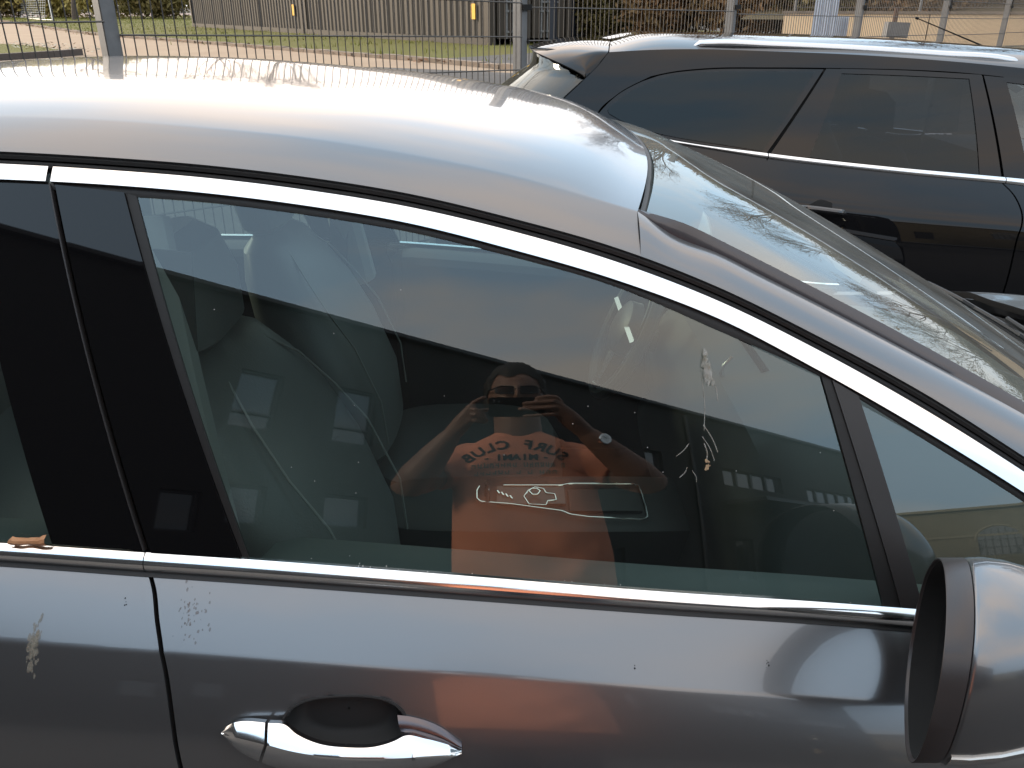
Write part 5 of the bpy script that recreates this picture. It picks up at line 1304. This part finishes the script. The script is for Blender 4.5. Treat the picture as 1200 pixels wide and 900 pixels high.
# old beige building farther off
BE = mat("beige_stone", (.19, .165, .11), .85, bump=(6, .3, .02), var=(1.2, (.15, .13, .09))); BET = mat("stone_trim", (.23, .20, .14), .8)
p0 = np.array([19.0, -41.5]); rz2 = atan2(.57, .82)
b2 = thing("stone_building", "old beige building with arched window, mirrored in the small front quarter window", "building", (p0[0], p0[1], 0), rz=rz2)
bo = [(9.4, 11.6, 2.5, 4.0), (4.0, 5.4, 1.2, 3.2), (14, 15.6, 1.2, 4.2), (18, 19.6, 1.2, 4.2), (0.5, 1.9, 1.2, 3.2)]
facade(b2, p0, rz2, -3, 24, 7.0, bo, BE, .25)
mb = MB(); mb.box((10.5, -5.3, 3.45), (27, 10, 6.9)); mb.build("building_block", BE, b2, smooth=False)
mb = MB(); mb.box((10.5, .1, 7.1), (27.4, .6, .22)); mb.build("cornice", BET, b2, smooth=False); mb = MB(); mb.box((10.5, .04, 4.45), (27.2, .12, .2)); mb.build("string_course", BET, b2, smooth=False)
for a, b, c, d in bo:
    mb = MB()
    for i in range(7): x = a + (b - a) * i / 6; mb.box((x, -.15, (c + d) / 2), (.06, .05, d - c))
    mb.box(((a + b) / 2, -.15, (c + d) / 2), (b - a, .05, .06)); fr = mb.build("window", FRM, b2, smooth=False)
    mb = MB(); mb.box(((a + b) / 2, -.2, (c + d) / 2), (b - a, .02, d - c)); mb.build("pane", PANE, fr, smooth=False)
aw = MB(); aw.add([(10.5 + 1.1 * cos(t), .02, 4.0 + 1.25 * sin(t)) for t in np.linspace(0, pi, 25)] + [(10.5, .02, 4.0)], [tuple(range(26))]); 
fa = aw.build("arch_pane", PANE, b2, smooth=False)
mb = MB(); mb.tube([(10.5 + 1.18 * cos(t), .04, 4.0 + 1.33 * sin(t)) for t in np.linspace(0, pi, 25)], .1, 6); mb.build("arch_surround", BET, b2)
for i in range(5): x = 9.8 + .35 * i; mb = MB(); mb.box((x, .05, 4.0 + .55 * sqrt(max(1 - ((x - 10.5) / 1.1) ** 2, 0))), (.05, .04, 1.1 * sqrt(max(1 - ((x - 10.5) / 1.1) ** 2, 0)))); mb.build("glazing_bar", FRM, fa, smooth=False)

F_DARK = foliage("dark_leaves", (.045, .055, .022), (.03, .04, .018))  # hedge out of view, added to put dark reflections in the SUV doors
for i in range(9):
    a = radians(47 + i * 6.5); bush("unseen dark green hedge shrub, added to darken reflections in the black SUV", 33 * sin(a), -33 * cos(a), 3.0, 3.0, 6.5, 5000, F_DARK, .2, 700 + i, "unseen hedge added for dark reflections", zb=-.5)

# ================================================================== PHOTOGRAPHER (mirrored in the side window) and phone
UPV = Vector((0, SP, CP)); FWD = Vector((0, CP, -SP)); RGT = Vector((1, 0, 0)); CAMV = Vector((0, 0, CAMH))
pc = CAMV + RGT * .062 - UPV * .022 - FWD * .0065
phone = thing("smartphone", "dark smartphone held sideways in both hands of the photographer", "phone", pc)
def PM(nm, m, fill, par=phone, **k):
    mb = MB(); fill(mb); o = mb.build(nm, m, par, **k); o.matrix_parent_inverse = pinv(par); return o
def rrect(w_, h_, r, n=6):
    return [(sx_ * (w_ / 2 - r) + r * cos(a), sy_ * (h_ / 2 - r) + r * sin(a)) for sx_, sy_, a0 in ((1, 1, 0), (-1, 1, pi / 2), (-1, -1, pi), (1, -1, 1.5 * pi)) for a in np.linspace(a0, a0 + pi / 2, n)]
PHB = mat("phone_body", (.015, .015, .017), .25, .2, .6)
pb = PM("phone_body", PHB, lambda mb: mb.prism(rrect(.150, .075, .011), pc - FWD * .004, RGT, UPV, FWD, .0078))
PM("screen", mat("phone_screen", (.01, .01, .012), .05), lambda mb: mb.prism(rrect(.143, .068, .008), pc - FWD * .0042, RGT, UPV, -FWD, .0006), pb)
PM("lens_ring", SATIN, lambda mb: mb.tube([CAMV - FWD * .0028 , CAMV - FWD * .0018], .0055, 20, cap=True), pb)
PM("lens_ring", SATIN, lambda mb: mb.tube([CAMV - FWD * .0028 + RGT * .014, CAMV - FWD * .0018 + RGT * .014], .0045, 20, cap=True), pb)

SKIN = mat("skin", (.25, .135, .095), .55, bump=(180, .15, .001), var=(9, (.20, .10, .07))); 
HAIR = mat("hair", (.018, .013, .010), .6, bump=(160, .8, .004)); SHIRT = mat("orange_cotton", (.70, .26, .15), .9, bump=(26, .35, .01)); JEANS = mat("dark_jeans", (.02, .025, .04), .9, bump=(300, .3, .001)); SHOE = mat("dark_shoe", (.02, .02, .02), .6)
person = thing("person", "man in an orange t-shirt and glasses taking a photo, seen mirrored in the window", "person", (.09, -.33, 0))
HC = Vector((.072, -.225, 1.795))
def head(mb):
    rows = []
    nv, nu = 40, 56
    for i in range(nv + 1):
        ph = -pi / 2 + pi * i / nv; row = []
        for j in range(nu):
            th = 2 * pi * j / nu; x, y, z = cos(ph) * sin(th), cos(ph) * cos(th), sin(ph)       # +y is the face
            X, Y_, Z = x * .084, y * (.104 if y < 0 else .095), z * .128
            low = max(0, -z); f = max(0, y)
            X *= 1 - .22 * low ** 1.5 * (.5 + .5 * f); Y_ *= 1 - .06 * low
            if y > 0 and z < -.3: Y_ += .012 * low * f
            g_ = lambda dx, dz, sx_, sz_: math.exp(-((x - dx) / sx_) ** 2 - ((z - dz) / sz_) ** 2) * (y > 0)
            Y_ += .026 * g_(0, -.22, .13, .16) + .012 * g_(0, -.02, .09, .2) + .006 * g_(0, .14, .5, .10) - .011 * g_(.40, -.02, .17, .11) - .011 * g_(-.40, -.02, .17, .11)
            Y_ += .007 * g_(0, -.52, .24, .05) + .007 * g_(0, -.62, .22, .05) - .004 * g_(0, -.57, .25, .02) + .006 * g_(0, -.85, .25, .12)
            a = -.20                                                                            # head bowed towards the phone
            row.append((HC.x + X, HC.y + Y_ * cos(a) - Z * sin(a) * 1, HC.z + Z * cos(a) + Y_ * sin(a)))
        rows.append(row)
    mb.grid(rows, closeu=True)
def finger(mb, pts, r=.0092): mb.capsule([Vector(p) for p in pts], np.linspace(r, r * .78, len(pts)), 10)
def PH(x, u_, f): return CAMV + RGT * (x) + UPV * u_ + FWD * f - UPV * .022     # phone frame: centre line of the body
def body(mb):
    head(mb)
    for s in (-1, 1): mb.capsule([HC + Vector((s * .078, -.012, .015)), HC + Vector((s * .083, -.02, -.005)), HC + Vector((s * .079, -.012, -.03))], [.014, .016, .011], 8)
    mb.capsule([(.088, -.315, 1.53), (.082, -.285, 1.62), (.075, -.25, 1.72)], [.080, .074, .070], 20)
    mb.stack([(.1, -.33, .95, .16, .10), (.1, -.33, 1.1, .17, .11), (.095, -.33, 1.3, .175, .11), (.095, -.335, 1.45, .175, .10), (.09, -.33, 1.55, .13, .07)], 28, 2.3)
    for s, sh, el, wr_ in ((1, (.275, -.335, 1.535), (.445, -.205, 1.385), (.262, -.085, 1.552)), (-1, (-.095, -.335, 1.535), (-.232, -.205, 1.385), (-.118, -.085, 1.548))):
        sh, el, wr_ = map(Vector, (sh, el, wr_))
        mb.capsule([sh, sh.lerp(el, .45), sh.lerp(el, .85), el, el.lerp(wr_, .25), el.lerp(wr_, .7), wr_], [.064, .064, .057, .054, .056, .043, .031], 18)
        mb.capsule([Vector((.09 + s * .09, -.33, .95)), Vector((.09 + s * .10, -.32, .52)), Vector((.09 + s * .105, -.34, .09))], [.085, .058, .042], 16)
    # right hand: palm at the phone's right end, four fingers across its back, thumb on the screen side
    w_ = Vector((.262, -.085, 1.552))
    P1 = PH(.168, .012, .004); P2 = PH(.178, -.028, -.004)
    mb.capsule([w_, w_.lerp(P1, .55), P1], [.027, .026, .017], 14); mb.capsule([w_, w_.lerp(P2, .55), P2], [.026, .024, .016], 14)
    finger(mb, [PH(.178, .022, .002), PH(.168, .036, .012), PH(.145, .040, .015), PH(.116, .034, .012)])
    finger(mb, [PH(.180, .008, .004), PH(.158, .020, .018), PH(.118, .017, .014), PH(.082, .013, .011)], .0098)
    finger(mb, [PH(.182, -.010, .002), PH(.155, -.003, .018), PH(.108, -.006, .014), PH(.070, -.008, .011)], .0095)
    finger(mb, [PH(.182, -.028, -.002), PH(.160, -.028, .014), PH(.118, -.032, .013), PH(.084, -.034, .009)], .0082)
    finger(mb, [PH(.190, -.030, -.014), PH(.165, -.020, -.026), PH(.135, -.006, -.022)], .0105)
    # left hand: holds the lower left corner, forefinger along the short edge
    w_ = Vector((-.118, -.085, 1.548)); P1 = PH(-.060, -.004, -.004); P2 = PH(-.062, -.045, -.002)
    mb.capsule([w_, w_.lerp(P1, .55), P1], [.026, .024, .016], 14); mb.capsule([w_, w_.lerp(P2, .55), P2], [.025, .023, .015], 14)
    finger(mb, [PH(-.062, .004, -.004), PH(-.050, .020, -.002), PH(-.034, .032, -.004), PH(-.024, .038, -.008)], .0088)
    finger(mb, [PH(-.064, -.008, .0), PH(-.048, -.010, .016), PH(-.030, -.024, .014), PH(-.024, -.040, .000)], .0092)
    finger(mb, [PH(-.066, -.026, .0), PH(-.048, -.030, .016), PH(-.026, -.042, .012), PH(-.018, -.050, -.004)], .009)
    finger(mb, [PH(-.066, -.044, -.002), PH(-.050, -.052, .010), PH(-.030, -.058, .006), PH(-.022, -.058, -.008)], .008)
    finger(mb, [PH(-.070, -.020, -.016), PH(-.045, -.014, -.024), PH(-.012, -.010, -.016)], .0102)
mb = MB(); body(mb); bo_ = mb.build("body", SKIN, None)
bake(bo_, [('REMESH', dict(mode='VOXEL', voxel_size=.0042)), ('SMOOTH', dict(factor=.5, iterations=4))])
bo_.parent = person; bo_.matrix_parent_inverse = pinv(person)
mb = MB()
mb.stack([(.118, -.325, .93, .232, .155), (.119, -.325, 1.0, .234, .160), (.114, -.325, 1.12, .230, .155), (.104, -.33, 1.28, .220, .143), (.098, -.333, 1.42, .212, .135), (.094, -.333, 1.50, .203, .130), (.091, -.330, 1.56, .180, .122), (.088, -.322, 1.60, .135, .108), (.084, -.312, 1.630, .085, .088), (.082, -.305, 1.645, .068, .074)], 40, 2.5)
for sh, el in (((.255, -.335, 1.52), (.445, -.205, 1.385)), ((-.075, -.335, 1.52), (-.232, -.205, 1.385))):
    sh, el = Vector(sh), Vector(el); mb.tube([sh - (el - sh) * .2, sh, sh.lerp(el, .3), sh.lerp(el, .58)], [.08, .082, .074, .070], 20)
shirt = mb.build("t_shirt", SHIRT, None)
bake(shirt, [('REMESH', dict(mode='VOXEL', voxel_size=.007)), ('SMOOTH', dict(factor=.6, iterations=8))])
# soft folds
for v in shirt.data.vertices:
    f = .005 * sin(v.co.z * 38 + 3 * sin(v.co.x * 14)) * max(0, 1.35 - v.co.z) * 2.2 + .004 * sin(v.co.x * 40 + v.co.z * 22) * (v.co.z < 1.45)
    v.co.y += f * (1 if v.co.y > -.33 else -1)
shirt.parent = person; shirt.matrix_parent_inverse = pinv(person)
from mathutils.bvhtree import BVHTree
sbv = BVHTree.FromPolygons([v.co.copy() for v in shirt.data.vertices], [tuple(p.vertices) for p in shirt.data.polygons])
def shirt_print(chars, colour, name):
    """chars: (character, x of the middle, z of the base line, height, tilt) seen from the front"""
    mb = MB()
    for ch, x, z, h, rot_ in chars:
        cu_ = bpy.data.curves.new("glyph", 'FONT'); cu_.body = ch; cu_.size = h * 1.38; cu_.align_x = 'CENTER'; cu_.resolution_u = 3; cu_.offset = .0016
        ob = bpy.data.objects.new("glyph", cu_); COL.objects.link(ob); dg = bpy.context.evaluated_depsgraph_get(); dg.update()
        me = bpy.data.meshes.new_from_object(ob.evaluated_get(dg)); vs = []
        for v in me.vertices:
            a, b = v.co.x, v.co.y; a, b = a * cos(rot_) - b * sin(rot_), a * sin(rot_) + b * cos(rot_)
            X, Z = x - a, z + b; hit = sbv.ray_cast(Vector((X, .5, Z)), Vector((0, -1, 0))); vs.append((X, (hit[0].y if hit[0] else -.2) + .0025, Z))
        mb.add(vs, [tuple(p.vertices) for p in me.polygons]); bpy.data.objects.remove(ob); bpy.data.meshes.remove(me); bpy.data.curves.remove(cu_)
    o = mb.build(name, colour, shirt, smooth=False); return o
INK = mat("black_ink", (.015, .014, .014), .8); INKG = mat("green_ink", (.16, .19, .14), .85)
cxs = .067; arcR = .185; word = "SURF CLUB"; ch = []
for i, c_ in enumerate(word):
    a = (i - 4) / 4 * radians(42); 
    if c_ != ' ': ch.append((c_, cxs - arcR * sin(a), 1.543 - arcR * (1 - cos(a)), .040, -a))
shirt_print(ch, INK, "print")
shirt_print([(c_, cxs + .050 - i * .0245, 1.490, .026, 0) for i, c_ in enumerate("MIAMI")] + [("-", cxs + .086, 1.492, .022, 0), ("-", cxs - .084, 1.492, .022, 0)], INK, "print")
# two lines of pale green lettering, too faint to read in the photograph: plain strokes
def faint(mb, z, x0, x1, h, n):
    x = x1
    while x > x0:
        w2 = rng.uniform(.007, .013)
        for dx, dz, ww, hh in ((0, 0, .003, h), (w2 * .5, h * rng.choice((.35, -.3, 0)), w2 * .8, .004), (w2 * .8, rng.uniform(-.2, .2) * h, .003, h * rng.uniform(.5, 1))):
            X, Z = x - dx, z + dz; hit = sbv.ray_cast(Vector((X, .5, Z)), Vector((0, -1, 0)))
            if hit[0]: mb.add([(X - ww / 2, hit[0].y + .0022, Z - hh / 2), (X + ww / 2, hit[0].y + .0022, Z - hh / 2), (X + ww / 2, hit[0].y + .0022, Z + hh / 2), (X - ww / 2, hit[0].y + .0022, Z + hh / 2)], [(0, 1, 2, 3)])
        x -= w2 + .007 + (.014 if rng.random() < .22 else 0)
mb = MB(); faint(mb, 1.468, -.075, .205, .020, 18); faint(mb, 1.436, -.045, .18, .016, 15); mb.build("print", INKG, shirt, smooth=False)
# trousers, shoes, hair, glasses, watch
mb = MB(); mb.stack([(.1, -.33, .80, .19, .135), (.1, -.33, .92, .195, .14), (.1, -.33, 1.0, .19, .13)], 28, 2.5)
for s in (-1, 1): mb.tube([(.1 + s * .085, -.33, .90), (.1 + s * .10, -.325, .52), (.1 + s * .105, -.34, .05)], [.108, .085, .075], 20)
tr = mb.build("trousers", JEANS, None); bake(tr, [('REMESH', dict(mode='VOXEL', voxel_size=.009)), ('SMOOTH', dict(factor=.5, iterations=4))]); tr.parent = person; tr.matrix_parent_inverse = pinv(person)
for s in (-1, 1):
    mb = MB(); x = .1 + s * .105; mb.stack([(x, -.28, .002, .048, .14), (x, -.28, .03, .050, .145), (x, -.29, .06, .046, .13), (x, -.335, .09, .040, .075)], 24, 2.4); o = mb.build("shoe", SHOE, person); o.matrix_parent_inverse = pinv(person)
mb = MB(); rows = []
for i in range(22):
    ph = radians(-30 + 120 * i / 21); row = []
    for j in range(56):
        th = 2 * pi * j / 56; f = cos(th); lim = radians(34 if f > .45 else (4 if f > .1 else -30)); lim += radians(6) * sin(5 * th) * (f > 0)
        p_ = max(ph, lim); k = 1.0 if ph >= lim else 0
        x, y, z = cos(p_) * sin(th), cos(p_) * cos(th), sin(p_); nz = .004 * sin(9 * th + 7 * p_) + .003 * sin(23 * th - 11 * p_); r_ = 1.02 + (.10 + nz * 9) * k * min(1, max(0, (ph - lim) / .25))
        X, Y_, Z = x * .087 * r_, y * (.106 if y < 0 else .096) * r_, z * .130 * (r_ + .04 * k * (z > .3)); a = -.20
        row.append((HC.x + X, HC.y + Y_ * cos(a) - Z * sin(a), HC.z + Z * cos(a) + Y_ * sin(a)))
    rows.append(row)
mb.grid(rows, closeu=True); o = mb.build("hair", HAIR, person, ang=80); o.matrix_parent_inverse = pinv(person)
GLF = mat("glasses_frame", (.008, .008, .008), .25)
ey = HC + Vector((0, .101, -.022))
mb = MB()
for s in (-1, 1):
    c = ey + Vector((s * .034, 0, 0)); mb.tube([c + Vector((.029 * math.copysign(abs(cos(t)) ** .6, cos(t)), -.004 * abs(cos(t)) ** 2, .018 * math.copysign(abs(sin(t)) ** .6, sin(t)))) for t in np.linspace(0, 2 * pi, 32, endpoint=False)], .0028, 6, closed=True)
    mb.tube([ey + Vector((s * .064, -.004, .010)), ey + Vector((s * .080, -.03, .012)), HC + Vector((s * .086, -.01, .012))], .0025, 6)
mb.tube([ey + Vector((-.006, .002, .004)), ey + Vector((0, .004, .006)), ey + Vector((.006, .002, .004))], .0025, 6)
gl2 = mb.build("glasses", GLF, person); gl2.matrix_parent_inverse = pinv(person)
LNS = glass("spectacle_lens", (.25, .26, .28), 1.3)
for s in (-1, 1): mb = MB(); c = ey + Vector((s * .034, -.001, 0)); mb.add([c + Vector((.028 * math.copysign(abs(cos(t)) ** .6, cos(t)), 0, .017 * math.copysign(abs(sin(t)) ** .6, sin(t)))) for t in np.linspace(0, 2 * pi, 24, endpoint=False)], [tuple(range(24))]); mb.build("lens", LNS, gl2, smooth=False)
wc = Vector((.262, -.085, 1.552)).lerp(Vector((.445, -.205, 1.385)), .12); wd_ = (Vector((.262, -.085, 1.552)) - Vector((.445, -.205, 1.385))).normalized()
wt = PM("wristwatch", mat("watch_strap", (.02, .02, .02), .5), lambda mb: mb.tube([wc - wd_ * .010, wc + wd_ * .010], [.0345, .0335], 24, cap=False), person)
fn = Vector((.25, .93, .1)); fn = (fn - wd_ * fn.dot(wd_)).normalized()
PM("watch_case", CHROME, lambda mb: mb.tube([wc + fn * .030, wc + fn * .040, wc + fn * .043], [.021, .021, .019], 28), wt)
PM("watch_dial", mat("watch_dial", (.85, .86, .84), .15, .3, 1.0), lambda mb: mb.tube([wc + fn * .0432, wc + fn * .0440], [.0165, .0165], 28), wt)
PM("watch_hand", DARK, lambda mb: (mb.tube([wc + fn * .0445, wc + fn * .0445 + wd_ * .012], .0009, 4), ), wt)
